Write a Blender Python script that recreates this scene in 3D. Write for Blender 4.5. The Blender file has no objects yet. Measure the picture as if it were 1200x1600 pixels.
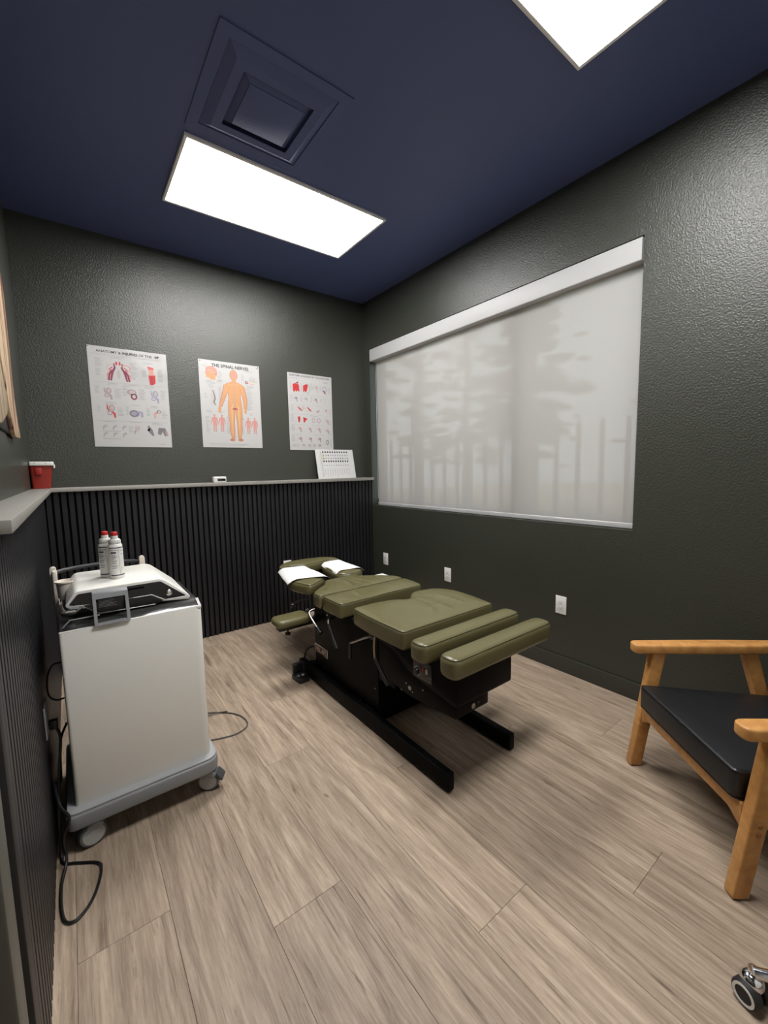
import bpy, bmesh, math, random
from mathutils import Vector, Matrix
random.seed(7)
PI = math.pi
scene = bpy.context.scene
COL = scene.collection

# ------------------------------------------------------------------ camera
CAM_H = 1.3189
F_PX, YAW, PITCH, ROLL = 650.42, -0.6456, -0.1030, -0.0194
cd = bpy.data.cameras.new('camera'); cam = bpy.data.objects.new('camera', cd); COL.objects.link(cam)
cd.sensor_fit = 'VERTICAL'; cd.sensor_height = 24.0; cd.lens = F_PX * 24.0 / 1600.0; cd.clip_start = 0.02
_f = Vector((-math.sin(YAW)*math.cos(PITCH), math.cos(YAW)*math.cos(PITCH), math.sin(PITCH)))
_r = Vector((math.cos(YAW), math.sin(YAW), 0)); _u = _r.cross(_f)
_r2 = math.cos(ROLL)*_r + math.sin(ROLL)*_u; _u2 = -math.sin(ROLL)*_r + math.cos(ROLL)*_u
m = Matrix((_r2, _u2, -_f)).transposed().to_4x4(); m.translation = (0, 0, CAM_H)
cam.matrix_world = m
scene.camera = cam

# ------------------------------------------------------------------ world, sun, exposure
w = bpy.data.worlds.new('overcast_sky'); scene.world = w; w.use_nodes = True
bg = w.node_tree.nodes['Background']; bg.inputs[0].default_value = (0.86, 0.93, 1.0, 1); bg.inputs[1].default_value = 2.4
sd = bpy.data.lights.new('sun', 'SUN'); sd.energy = 5.0; sd.angle = 0.03; sd.color = (1, .93, .82)
so = bpy.data.objects.new('sun', sd); COL.objects.link(so); so.rotation_euler = (math.radians(28), math.radians(-22), 0)
scene.view_settings.view_transform = 'Standard'; scene.view_settings.look = 'None'
scene.view_settings.gamma = 1.0; scene.view_settings.use_curve_mapping = False
scene.view_settings.exposure = 0.0
PANEL_STRENGTH = 27.0
scene.cycles.use_denoising = True
scene.cycles.max_bounces = 10; scene.cycles.diffuse_bounces = 6; scene.cycles.transparent_max_bounces = 12
scene.cycles.caustics_reflective = False; scene.cycles.caustics_refractive = False
scene.cycles.sample_clamp_indirect = 6.0

# ------------------------------------------------------------------ room dimensions
XR, YB, ZC = 2.448, 3.538, 2.942           # right wall, back wall, ceiling
XL, YF = -0.19, -0.85                      # left wall (upper), wall behind the viewer
SLX, SLY = -0.133, 3.438                   # faces of the slat wainscot
LEDGE = 1.237

# ------------------------------------------------------------------ materials
MATS = {}
def srgb(r, g, b):
    f = lambda c: (c/255/12.92) if c/255 <= .04045 else ((c/255+.055)/1.055)**2.4
    return (f(r), f(g), f(b), 1)
def mat(name, col, rough=.5, metal=0, spec=.5, bump=None, coat=0, sheen=0, var=None):
    """principled; bump=(scale, distance[, detail]); var=(scale, amount) gentle colour mottling"""
    if name in MATS: return MATS[name]
    M = bpy.data.materials.new(name); M.use_nodes = True; nt = M.node_tree
    b = nt.nodes['Principled BSDF']
    b.inputs['Base Color'].default_value = col if len(col) == 4 else (*col, 1)
    b.inputs['Roughness'].default_value = rough; b.inputs['Metallic'].default_value = metal
    b.inputs['Specular IOR Level'].default_value = spec
    if coat: b.inputs['Coat Weight'].default_value = coat; b.inputs['Coat Roughness'].default_value = .15
    geo = nt.nodes.new('ShaderNodeNewGeometry')
    if bump:
        n = nt.nodes.new('ShaderNodeTexNoise'); n.inputs['Scale'].default_value = bump[0]
        n.inputs['Detail'].default_value = bump[2] if len(bump) > 2 else 3
        nt.links.new(geo.outputs['Position'], n.inputs['Vector'])
        bp = nt.nodes.new('ShaderNodeBump'); bp.inputs['Strength'].default_value = 1; bp.inputs['Distance'].default_value = bump[1]
        nt.links.new(n.outputs['Fac'], bp.inputs['Height']); nt.links.new(bp.outputs['Normal'], b.inputs['Normal'])
    if var:
        n = nt.nodes.new('ShaderNodeTexNoise'); n.inputs['Scale'].default_value = var[0]; n.inputs['Detail'].default_value = 4
        nt.links.new(geo.outputs['Position'], n.inputs['Vector'])
        mx = nt.nodes.new('ShaderNodeMix'); mx.data_type = 'RGBA'
        a = var[1]; c = col
        mx.inputs[6].default_value = (c[0]*(1-a), c[1]*(1-a), c[2]*(1-a), 1)
        mx.inputs[7].default_value = (min(1, c[0]*(1+a)), min(1, c[1]*(1+a)), min(1, c[2]*(1+a)), 1)
        nt.links.new(n.outputs['Fac'], mx.inputs[0]); nt.links.new(mx.outputs[2], b.inputs['Base Color'])
    MATS[name] = M; return M

M_WALL = mat('olive_wall_paint', (0.034, 0.037, 0.028, 1), .36, spec=.65, bump=(140, .0024, 2))
M_CEIL = mat('navy_ceiling_paint', (0.088, 0.116, 0.265, 1), .5, spec=.4, bump=(90, .0008, 2))
M_BASE = mat('olive_trim_paint', (0.036, 0.038, 0.031, 1), .35)
M_SLAT = mat('charcoal_slat', (0.012, 0.012, 0.0145, 1), .42, spec=.45, bump=(160, .0004))
M_FELT = mat('black_felt', (0.004, 0.004, 0.005, 1), .95, spec=.1)
M_LEDGE = mat('stone_grey_ledge', (0.28, 0.27, 0.245, 1), .4, var=(60, .1))
M_WHITE = mat('white_plastic', (0.78, 0.77, 0.74, 1), .35)
M_WHITEM = mat('white_enamel', (0.80, 0.79, 0.74, 1), .3)
M_CREAM = mat('cream_plastic', (0.74, 0.68, 0.60, 1), .4)
M_PAPER = mat('white_paper', (0.56, 0.56, 0.555, 1), .7)
M_GLOSSP = mat('laminated_paper', (0.46, 0.455, 0.45, 1), .33)
M_ALU = mat('brushed_aluminium', (0.55, 0.55, 0.55, 1), .35, metal=.6)
M_GREYP = mat('grey_plastic', (0.26, 0.27, 0.28, 1), .4)
M_LGREY = mat('light_grey_plastic', (0.42, 0.43, 0.44, 1), .4)
M_DGREY = mat('dark_grey_plastic', (0.06, 0.06, 0.065, 1), .4)
M_BLACKM = mat('black_powder_coat', (0.003, 0.003, 0.0035, 1), .45, spec=.08)
M_BLACKP = mat('black_plastic', (0.010, 0.010, 0.011, 1), .35)
M_GLOSSB = mat('black_gloss', (0.006, 0.006, 0.008, 1), .08, spec=.6)
M_SMOKE = mat('smoked_console', (0.05, 0.05, 0.05, 1), .12, spec=.6)
M_CHROME = mat('chrome', (0.75, 0.75, 0.76, 1), .12, metal=1)
M_STEEL = mat('steel', (0.45, 0.44, 0.42, 1), .32, metal=1)
M_OLIVE = mat('olive_vinyl', (0.122, 0.110, 0.049, 1), .30, spec=.5, bump=(140, .00025, 3), var=(6, .10))
M_OLIVE2 = mat('olive_piping', (0.045, 0.042, 0.020, 1), .45)
M_LEATH = mat('black_leather', (0.010, 0.011, 0.013, 1), .38, spec=.5, bump=(220, .0006, 3))
M_RED = mat('red_plastic', (0.27, 0.022, 0.014, 1), .35)
M_REDC = mat('red_cap', (0.50, 0.02, 0.02, 1), .35)
M_RUBB = mat('black_rubber', (0.012, 0.011, 0.012, 1), .6)
M_INK = mat('black_ink', (0.012, 0.012, 0.014, 1), .5)
M_GREYINK = mat('grey_ink', (0.22, 0.22, 0.23, 1), .5)
M_SKIN = mat('print_skin', (0.530, 0.272, 0.129, 1), .4)
M_SKINL = mat('print_skin_light', (0.585, 0.374, 0.177, 1), .4)
M_PINK = mat('print_pink', (0.544, 0.245, 0.204, 1), .4)
M_PRED = mat('print_red', (0.476, 0.034, 0.034, 1), .4)
M_MAROON = mat('print_maroon', (0.218, 0.034, 0.075, 1), .4)
M_LAV = mat('print_lavender', (0.286, 0.272, 0.374, 1), .4)
M_MAUVE = mat('print_mauve', (0.340, 0.245, 0.258, 1), .4)
M_BONE = mat('print_bone', (0.422, 0.374, 0.354, 1), .4)
M_GREYFIG = mat('print_grey', (0.170, 0.156, 0.170, 1), .4)
M_YEL = mat('print_yellow', (0.510, 0.476, 0.204, 1), .4)
M_CORDG = mat('grey_cord', (0.09, 0.085, 0.08, 1), .5)
M_BARK = mat('bark', (0.10, 0.075, 0.055, 1), .9, bump=(18, .02))
M_LEAF = mat('pine_green', (0.10, 0.13, 0.07, 1), .8, var=(3, .5))
M_SOIL = mat('dry_grass', (0.42, 0.33, 0.22, 1), .95, var=(1.2, .45))
M_FENCE = mat('brown_fence_paint', (0.07, 0.06, 0.05, 1), .6)

def wood_mat(name, c1, c2, rough=.4, scale=(30, 30, 3), coat=0, lo=.3, hi=.7):
    M = bpy.data.materials.new(name); M.use_nodes = True; nt = M.node_tree; b = nt.nodes['Principled BSDF']
    tc = nt.nodes.new('ShaderNodeTexCoord'); mp = nt.nodes.new('ShaderNodeMapping'); mp.inputs['Scale'].default_value = scale
    n = nt.nodes.new('ShaderNodeTexNoise'); n.inputs['Scale'].default_value = 1; n.inputs['Detail'].default_value = 5; n.inputs['Distortion'].default_value = .6
    nt.links.new(tc.outputs['Object'], mp.inputs[0]); nt.links.new(mp.outputs[0], n.inputs['Vector'])
    r = nt.nodes.new('ShaderNodeValToRGB'); r.color_ramp.elements[0].color = c1; r.color_ramp.elements[1].color = c2
    r.color_ramp.elements[0].position = lo; r.color_ramp.elements[1].position = hi
    nt.links.new(n.outputs['Fac'], r.inputs[0]); nt.links.new(r.outputs[0], b.inputs['Base Color'])
    b.inputs['Roughness'].default_value = rough
    if coat: b.inputs['Coat Weight'].default_value = coat
    MATS[name] = M; return M
M_HONEY = wood_mat('honey_wood', (0.47, 0.215, 0.062, 1), (0.64, 0.33, 0.105, 1), .33, (26, 26, 26))
M_CEDAR = wood_mat('cedar_wood', (0.17, 0.055, 0.035, 1), (0.62, 0.46, 0.29, 1), .45, (8, 16, 1.3), lo=.42, hi=.56)
M_PALEW = wood_mat('pale_wood', (0.22, 0.15, 0.09, 1), (0.52, 0.41, 0.28, 1), .45, (10, 40, 3), lo=.42, hi=.58)

def plank_material():
    M = bpy.data.materials.new('oak_vinyl_plank'); M.use_nodes = True; nt = M.node_tree; b = nt.nodes['Principled BSDF']
    N = nt.nodes.new; L = nt.links.new
    geo = N('ShaderNodeNewGeometry'); oi = N('ShaderNodeObjectInfo')
    mul = N('ShaderNodeMath'); mul.operation = 'MULTIPLY'; mul.inputs[1].default_value = 37.0; L(oi.outputs['Random'], mul.inputs[0])
    def nz(scale, det, dist, rough=.55):
        mp = N('ShaderNodeMapping'); mp.inputs['Scale'].default_value = scale; L(geo.outputs['Position'], mp.inputs[0])
        n = N('ShaderNodeTexNoise'); n.noise_dimensions = '4D'; n.inputs['Scale'].default_value = 1
        n.inputs['Detail'].default_value = det; n.inputs['Distortion'].default_value = dist; n.inputs['Roughness'].default_value = rough
        L(mp.outputs[0], n.inputs['Vector']); L(mul.outputs[0], n.inputs['W']); return n
    broad = nz((11, 1.0, 1), 5, 2.6)             # cathedral-like figure
    fine = nz((120, 7, 1), 5, .5, .75)         # fine grain
    dark = nz((34, 2.2, 1), 5, 1.8, .65)         # dark streaks
    r1 = N('ShaderNodeValToRGB'); e = r1.color_ramp.elements
    e[0].position = .36; e[0].color = (0.310, 0.235, 0.172, 1); e[1].position = .62; e[1].color = (0.478, 0.375, 0.284, 1)
    L(broad.outputs['Fac'], r1.inputs[0])
    r2 = N('ShaderNodeValToRGB'); e = r2.color_ramp.elements
    e[0].position = .38; e[0].color = (0.74, 0.72, 0.70, 1); e[1].position = .60; e[1].color = (1.08, 1.08, 1.08, 1)
    L(fine.outputs['Fac'], r2.inputs[0])
    m1 = N('ShaderNodeMix'); m1.data_type = 'RGBA'; m1.blend_type = 'MULTIPLY'; m1.inputs[0].default_value = 1
    L(r1.outputs[0], m1.inputs[6]); L(r2.outputs[0], m1.inputs[7])
    r3 = N('ShaderNodeValToRGB'); e = r3.color_ramp.elements
    e[0].position = .30; e[0].color = (0.46, 0.42, 0.38, 1); e[1].position = .42; e[1].color = (1, 1, 1, 1)
    L(dark.outputs['Fac'], r3.inputs[0])
    m2 = N('ShaderNodeMix'); m2.data_type = 'RGBA'; m2.blend_type = 'MULTIPLY'; m2.inputs[0].default_value = 1
    L(m1.outputs[2], m2.inputs[6]); L(r3.outputs[0], m2.inputs[7])
    r4 = N('ShaderNodeMapRange'); r4.inputs[3].default_value = .86; r4.inputs[4].default_value = 1.10; L(oi.outputs['Random'], r4.inputs[0])
    m3 = N('ShaderNodeVectorMath'); m3.operation = 'SCALE'; L(m2.outputs[2], m3.inputs[0]); L(r4.outputs[0], m3.inputs['Scale'])
    L(m3.outputs[0], b.inputs['Base Color']); b.inputs['Roughness'].default_value = .50; b.inputs['Specular IOR Level'].default_value = .35
    bp = N('ShaderNodeBump'); bp.inputs['Distance'].default_value = .0006; L(fine.outputs['Fac'], bp.inputs['Height']); L(bp.outputs[0], b.inputs['Normal'])
    return M
M_PLANK = plank_material()

def emission(name, col, s):
    M = bpy.data.materials.new(name); M.use_nodes = True; nt = M.node_tree
    nt.nodes.remove(nt.nodes['Principled BSDF']); e = nt.nodes.new('ShaderNodeEmission')
    e.inputs[0].default_value = (*col, 1); e.inputs[1].default_value = s
    nt.links.new(e.outputs[0], nt.nodes['Material Output'].inputs[0]); return M
M_LAMP = emission('lit_diffuser', (1.0, 0.985, 0.965), PANEL_STRENGTH)

def fabric_shade():
    M = bpy.data.materials.new('screen_shade_fabric'); M.use_nodes = True; nt = M.node_tree
    nt.nodes.remove(nt.nodes['Principled BSDF']); N = nt.nodes.new; L = nt.links.new
    d = N('ShaderNodeBsdfDiffuse'); d.inputs[0].default_value = (0.405, 0.388, 0.372, 1)
    t = N('ShaderNodeBsdfTranslucent'); t.inputs[0].default_value = (0.52, 0.50, 0.48, 1)
    tr = N('ShaderNodeBsdfTransparent')
    a = N('ShaderNodeMixShader'); a.inputs[0].default_value = .22; L(d.outputs[0], a.inputs[1]); L(t.outputs[0], a.inputs[2])
    c = N('ShaderNodeMixShader'); c.inputs[0].default_value = .046; L(a.outputs[0], c.inputs[1]); L(tr.outputs[0], c.inputs[2])
    L(c.outputs[0], nt.nodes['Material Output'].inputs[0]); return M
M_SHADE = fabric_shade()
def glass():
    M = bpy.data.materials.new('window_glass'); M.use_nodes = True; nt = M.node_tree
    nt.nodes.remove(nt.nodes['Principled BSDF']); N = nt.nodes.new; L = nt.links.new
    tr = N('ShaderNodeBsdfTransparent'); tr.inputs[0].default_value = (.92, .95, .94, 1)
    g = N('ShaderNodeBsdfGlossy'); g.inputs[1].default_value = .02
    c = N('ShaderNodeMixShader'); c.inputs[0].default_value = .06; L(tr.outputs[0], c.inputs[1]); L(g.outputs[0], c.inputs[2])
    L(c.outputs[0], nt.nodes['Material Output'].inputs[0]); return M
M_GLASS = glass()

# ------------------------------------------------------------------ object helpers
BASE = {}
def thing(name, label, cat, loc=(0, 0, 0), rotz=0.0, group=None):
    o = bpy.data.objects.new(name, None); COL.objects.link(o); o.empty_display_size = .05
    o.location = loc; o.rotation_euler = (0, 0, rotz); o['label'] = label; o['category'] = cat
    if group: o['group'] = group
    BASE[o] = Vector(loc) if rotz == 0 else Vector((0, 0, 0))      # rotated things are built in local coordinates
    return o
def tag(o, label, cat, group=None):
    o['label'] = label; o['category'] = cat
    if group: o['group'] = group
    return o
def struct(o): o['kind'] = 'structure'; return o
def link(name, bm, material, parent=None, smooth=40, origin=None):
    me = bpy.data.meshes.new(name)
    bmesh.ops.recalc_face_normals(bm, faces=bm.faces)
    base = BASE.get(parent, Vector((0, 0, 0))) if parent else Vector(origin or (0, 0, 0))
    if base.length: bmesh.ops.translate(bm, verts=bm.verts, vec=-base)
    bm.to_mesh(me); bm.free()
    if smooth:
        me.polygons.foreach_set('use_smooth', [True]*len(me.polygons)); me.set_sharp_from_angle(angle=math.radians(smooth))
    me.materials.append(material)
    o = bpy.data.objects.new(name, me); COL.objects.link(o)
    if parent: o.parent = parent; BASE[o] = base
    else: o.location = base; BASE[o] = base
    return o
def bx(bm, lo, hi):
    vs = [bm.verts.new((x, y, z)) for x in (lo[0], hi[0]) for y in (lo[1], hi[1]) for z in (lo[2], hi[2])]
    for f in ((0, 1, 3, 2), (4, 6, 7, 5), (0, 4, 5, 1), (2, 3, 7, 6), (0, 2, 6, 4), (1, 5, 7, 3)): bm.faces.new([vs[i] for i in f])
    return vs
def bevel(bm, r, seg=2, ang=30):
    if r <= 0: return
    bmesh.ops.recalc_face_normals(bm, faces=bm.faces)
    es = [e for e in bm.edges if len(e.link_faces) == 2 and e.calc_face_angle(0) > math.radians(ang)]
    bmesh.ops.bevel(bm, geom=es, offset=r, segments=seg, profile=.5, affect='EDGES', clamp_overlap=True)
def box(name, lo, hi, material, parent=None, r=.003, seg=2, **k):
    bm = bmesh.new(); bx(bm, lo, hi); bevel(bm, r, seg); return link(name, bm, material, parent, **k)
def prism_bm(pts, axis, a, b):
    """polygon of 2-D points extruded along an axis: x -> (y,z), y -> (x,z), z -> (x,y)"""
    bm = bmesh.new()
    def P(p, t): return {'x': (t, p[0], p[1]), 'y': (p[0], t, p[1]), 'z': (p[0], p[1], t)}[axis]
    v0 = [bm.verts.new(P(p, a)) for p in pts]; v1 = [bm.verts.new(P(p, b)) for p in pts]
    bm.faces.new(v0); bm.faces.new(v1[::-1]); n = len(pts)
    for i in range(n): bm.faces.new((v0[i], v0[(i+1) % n], v1[(i+1) % n], v1[i]))
    return bm
def prism(name, pts, axis, a, b, material, parent=None, r=0, seg=2, **k):
    bm = prism_bm(pts, axis, a, b); bevel(bm, r, seg); return link(name, bm, material, parent, **k)
def rring(pts, r, seg=5):
    """round the corners of a closed polygon; r a number or a list"""
    out = []; n = len(pts)
    for i in range(n):
        p = Vector(pts[i]); a = Vector(pts[i-1]); b = Vector(pts[(i+1) % n]); rr = r[i] if isinstance(r, (list, tuple)) else r
        d1 = (a-p); d2 = (b-p); rr = min(rr, d1.length*.48, d2.length*.48)
        if rr <= 1e-6: out.append(tuple(p)); continue
        s = p + d1.normalized()*rr; e = p + d2.normalized()*rr
        for k in range(seg+1):
            t = k/seg; out.append(tuple((1-t)**2*s + 2*t*(1-t)*p + t*t*e))
    return out
def rect(x0, y0, x1, y1): return [(x0, y0), (x1, y0), (x1, y1), (x0, y1)]
def smoothpath(pts, n=8, closed=False):
    P = [Vector(p) for p in pts]; out = []
    m_ = len(P); rng = range(m_ if closed else m_-1)
    for i in rng:
        if closed: p0, p1, p2, p3 = P[i-1], P[i], P[(i+1) % m_], P[(i+2) % m_]
        else: p0, p1, p2, p3 = P[max(i-1, 0)], P[i], P[i+1], P[min(i+2, m_-1)]
        for k in range(n):
            t = k/n
            out.append(.5*((2*p1)+(p2-p0)*t+(2*p0-5*p1+4*p2-p3)*t*t+(3*p1-p0-3*p2+p3)*t**3))
    if not closed: out.append(P[-1])
    return out
def tube_bm(bm, pts, r, seg=8, closed=False, cap=True):
    P = [Vector(p) for p in pts]; n = len(P); rings = []; ref = Vector((0, 0, 1))
    prev = None
    for i in range(n):
        if closed: d = P[(i+1) % n]-P[i-1]
        else: d = P[min(i+1, n-1)]-P[max(i-1, 0)]
        d.normalize()
        if prev is None:
            s = d.cross(ref)
            if s.length < .05: s = d.cross(Vector((1, 0, 0)))
        else: s = prev - d*prev.dot(d)
        s.normalize(); prev = s; t = d.cross(s)
        rr = r[i] if isinstance(r, (list, tuple)) else r
        rings.append([bm.verts.new(P[i]+rr*(math.cos(2*PI*k/seg)*s+math.sin(2*PI*k/seg)*t)) for k in range(seg)])
    for i in range(n if closed else n-1):
        a, b = rings[i], rings[(i+1) % n]
        for k in range(seg): bm.faces.new((a[k], a[(k+1) % seg], b[(k+1) % seg], b[k]))
    if not closed and cap: bm.faces.new(rings[0]); bm.faces.new(rings[-1][::-1])
    return bm
def tube(name, pts, r, material, parent=None, seg=8, closed=False, smooth=50, **k):
    return link(name, tube_bm(bmesh.new(), pts, r, seg, closed), material, parent, smooth=smooth, **k)
def lathe(name, prof, centre, material, parent=None, seg=28, axis='z', **k):
    """profile of (radius, height) turned about an axis through centre"""
    bm = bmesh.new(); rings = []; c = Vector(centre)
    for (r, h) in prof:
        ring = []
        for i in range(seg):
            a = 2*PI*i/seg; p = (r*math.cos(a), r*math.sin(a), h)
            p = {'z': p, 'x': (h, p[0], p[1]), 'y': (p[0], h, p[1])}[axis]
            ring.append(bm.verts.new(c+Vector(p)))
        rings.append(ring)
    for a, b in zip(rings, rings[1:]):
        for i in range(seg): bm.faces.new((a[i], a[(i+1) % seg], b[(i+1) % seg], b[i]))
    bm.faces.new(rings[0]); bm.faces.new(rings[-1])
    return link(name, bm, material, parent, **k)
def ridge(pts, amp, wd):
    """a soft raised fold along a polyline, as a height function"""
    P = [Vector(p) for p in smoothpath([(p[0], p[1], 0) for p in pts], 5)]
    P = [Vector((p.x, p.y)) for p in P]; n = len(P)
    def f(x, y):
        q = Vector((x, y)); best = 9; bi = 0
        for i, p in enumerate(P):
            d = (q-p).length_squared
            if d < best: best = d; bi = i
        return amp*math.exp(-best/(wd*wd))*math.sin(PI*(bi+.5)/n)**.6
    return f
def cushion(name, outline, z0, z1, material, parent, r=.02, crown=.006, seg=5, tilt=None, folds=(), step=.012, wob=.0015, **k):
    """upholstered pad: outline in x,y, rounded edges, a crowned and slightly creased top"""
    from mathutils.geometry import delaunay_2d_cdt
    bm = bmesh.new(); n = len(outline)
    area = sum(outline[i][0]*outline[(i+1) % n][1]-outline[(i+1) % n][0]*outline[i][1] for i in range(n))
    if area < 0: outline = outline[::-1]
    nor = []
    for i in range(n):
        a = Vector(outline[i-1]); b = Vector(outline[(i+1) % n]); d = (b-a).normalized(); nor.append(Vector((-d.y, d.x)))
    prof = []
    for j in range(seg+1):
        t_ = PI/2*j/seg; prof.append((r*(1-math.sin(t_)), z0+r*(1-math.cos(t_))))
    for j in range(seg+1):
        t_ = PI/2*j/seg; prof.append((r*(1-math.cos(t_)), z1-r+r*math.sin(t_)))
    rings = []
    for off, z in prof:
        rings.append([bm.verts.new((outline[i][0]+nor[i].x*off, outline[i][1]+nor[i].y*off, z)) for i in range(n)])
    for a, b in zip(rings, rings[1:]):
        for i in range(n): bm.faces.new((a[i], a[(i+1) % n], b[(i+1) % n], b[i]))
    bm.faces.new(rings[0])
    top = [(v.co.x, v.co.y) for v in rings[-1]]
    def dist(x, y):
        best = 9
        for i in range(n):
            ax, ay = top[i]; bx_, by_ = top[(i+1) % n]; dx, dy = bx_-ax, by_-ay; L2 = dx*dx+dy*dy
            tt = max(0, min(1, ((x-ax)*dx+(y-ay)*dy)/L2)) if L2 > 0 else 0
            d = (x-ax-tt*dx)**2+(y-ay-tt*dy)**2
            if d < best: best = d
        return math.sqrt(best)
    xs = [p[0] for p in top]; ys_ = [p[1] for p in top]; pts = [Vector(p) for p in top]
    gx = min(xs)+step/2
    while gx < max(xs):
        gy = min(ys_)+step/2
        while gy < max(ys_):
            jx = gx; jy = gy+.0001*math.sin(gx*91)
            inside = False
            for i in range(n):
                x1, y1 = top[i]; x2, y2 = top[(i+1) % n]
                if (y1 > jy) != (y2 > jy) and jx < (x2-x1)*(jy-y1)/(y2-y1)+x1: inside = not inside
            if inside and dist(jx, jy) > step*.45: pts.append(Vector((jx, jy)))
            gy += step
        gx += step
    vo, eo, fo, ov, oe, of_ = delaunay_2d_cdt(pts, [(i, (i+1) % n) for i in range(n)], [], 1, 1e-6)
    nv = []
    for i, p in enumerate(vo):
        src = [q for q in ov[i] if q < n]
        if src: nv.append(rings[-1][src[0]]); continue
        d = dist(p.x, p.y); e_ = 1-math.exp(-d/.03)
        z = z1+crown*e_+sum(f(p.x, p.y) for f in folds)*e_+wob*e_*(math.sin(p.x*23+p.y*9)*.6+math.sin(p.x*11-p.y*31+1.3)*.6)
        nv.append(bm.verts.new((p.x, p.y, z)))
    for f in fo:
        try: bm.faces.new([nv[i] for i in f])
        except ValueError: pass
    if tilt: tilt(bm)
    return link(name, bm, material, parent, smooth=75, **k)
def piping(outline, z, r, off, material, parent, tilt=None):
    bm = bmesh.new(); n = len(outline); area = sum(outline[i][0]*outline[(i+1) % n][1]-outline[(i+1) % n][0]*outline[i][1] for i in range(n)); sg = 1 if area > 0 else -1
    pts = []
    for i in range(n):
        a = Vector(outline[i-1]); b = Vector(outline[(i+1) % n]); d = (b-a).normalized()
        pts.append((outline[i][0]-d.y*sg*off, outline[i][1]+d.x*sg*off, z))
    tube_bm(bm, pts, r, 6, closed=True)
    if tilt: tilt(bm)
    return link('piping', bm, material, parent, smooth=60)

# =================================================================== THE ROOM
# floor: sub-floor with planks as its pieces
bm = bmesh.new(); bx(bm, (XL-.25, YF-.2, -.10), (XR+.2, YB+.2, -.006))
floor = struct(link('floor', bm, mat('dark_underlay', (0.05, 0.042, 0.034, 1), .9), smooth=0))
PW, PLEN, GAP = .2286, 1.524, .0008
def plank_mesh(wd, ln):
    b = bmesh.new(); bx(b, (GAP/2, GAP/2, -.006), (wd-GAP/2, ln-GAP/2, 0))
    es = [e for e in b.edges if all(v.co.z > -.001 for v in e.verts)]
    bmesh.ops.bevel(b, geom=es, offset=.0006, segments=1, affect='EDGES')
    me = bpy.data.meshes.new('plank'); bmesh.ops.recalc_face_normals(b, faces=b.faces); b.to_mesh(me); b.free(); me.materials.append(M_PLANK); return me
PLANKS = {}
joint0 = {0: 1.068, 2: .695, 4: .474, 1: .20, 3: 1.35, 5: 1.22, -1: .55, -2: 1.31, 6: .05, 7: .9, 8: .3}
for c in range(-3, 10):
    x0 = .375+PW*c; x1 = x0+PW; x0c = max(x0, XL); x1c = min(x1, XR)
    if x1c-x0c < .01: continue
    j = joint0.get(c, .8) - 3*PLEN
    while j < YB:
        a = max(j, YF); b_ = min(j+PLEN, YB)
        if b_-a > .01:
            key = (round(x1c-x0c, 4), round(b_-a, 4))
            if key not in PLANKS: PLANKS[key] = plank_mesh(*key)
            o = bpy.data.objects.new('plank', PLANKS[key]); COL.objects.link(o); o.parent = floor; o.location = (x0c, a, 0)
        j += PLEN
T = .18
box_s = lambda n, lo, hi, m_: struct(box(n, lo, hi, m_, r=0, smooth=0))
box_s('ceiling', (XL-.25, YF-.2, ZC), (XR+.25, YB+.25, ZC+.12), M_CEIL)
# solid walls; the wainscot's stud work is part of each wall mesh
def multi(name, boxes, m_):
    b = bmesh.new()
    for lo, hi in boxes: bx(b, lo, hi)
    return struct(link(name, b, m_, smooth=0))
multi('wall_back', [((XL-.25, YB, -.1), (XR+.25, YB+T, ZC)), ((XL, SLY+.022, 0), (XR, YB, LEDGE-.027))], M_WALL)
DOOR0, DOOR1, DOORH = -.10, .80, 2.06
multi('wall_left', [((XL-T, .88, 0), (XL, YB, ZC)), ((XL-T, YF, 0), (XL, DOOR0-.0, ZC)), ((XL-T, DOOR0, DOORH), (XL, .88, ZC)), ((XL-T, DOOR1, 0), (XL, .88, DOORH)),
                    ((XL, 1.03, 0), (SLX-.022, SLY+.022, LEDGE-.027))], M_WALL)
WY0, WY1, WZ0, WZ1 = .987, 3.440, .955, 2.487
multi('wall_right', [((XR, YF-.2, -.1), (XR+.2, WY0, ZC)), ((XR, WY1, -.1), (XR+.2, YB, ZC)), ((XR, WY0, -.1), (XR+.2, WY1, WZ0)), ((XR, WY0, WZ1), (XR+.2, WY1, ZC))], M_WALL)
box_s('wall_front', (XL-.25, YF-T, -.1), (XR+.25, YF, ZC), mat('pale_bounce_paint', (.78, .77, .74, 1), .5))  # unseen wall; its pale colour is made up to bounce fill light forward
struct(box('baseboard_right', (XR-.013, YF, 0), (XR, SLY-.002, .099), M_BASE, r=.003))
struct(box('baseboard_front', (XL, YF, 0), (XR-.014, YF+.013, .099), M_BASE, r=.003))

# slat wainscot
SLATW, PITCHS = .027, .0396
def slat_mesh(dx, dy, h):
    b = bmesh.new(); bx(b, (0, 0, 0), (dx, dy, h)); bevel(b, .0012, 1)
    me = bpy.data.meshes.new('slat'); bmesh.ops.recalc_face_normals(b, faces=b.faces); b.to_mesh(me); b.free(); me.materials.append(M_SLAT); return me
wb = struct(box('trim_1', (SLX-.01, SLY+.012, .002), (XR-.001, SLY+.022, LEDGE-.027), M_FELT, r=0, smooth=0))
me = slat_mesh(SLATW, .012, LEDGE-.030)
x = SLX+.006
while x+SLATW < XR:
    o = bpy.data.objects.new('slat', me); COL.objects.link(o); o.parent = wb; o.location = (x, SLY, .002); x += PITCHS
wl = struct(box('trim_2', (SLX-.022, 1.045, .002), (SLX-.012, SLY+.012, LEDGE-.027), M_FELT, r=0, smooth=0))
me = slat_mesh(.012, SLATW, LEDGE-.030)
y = 1.052
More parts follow.
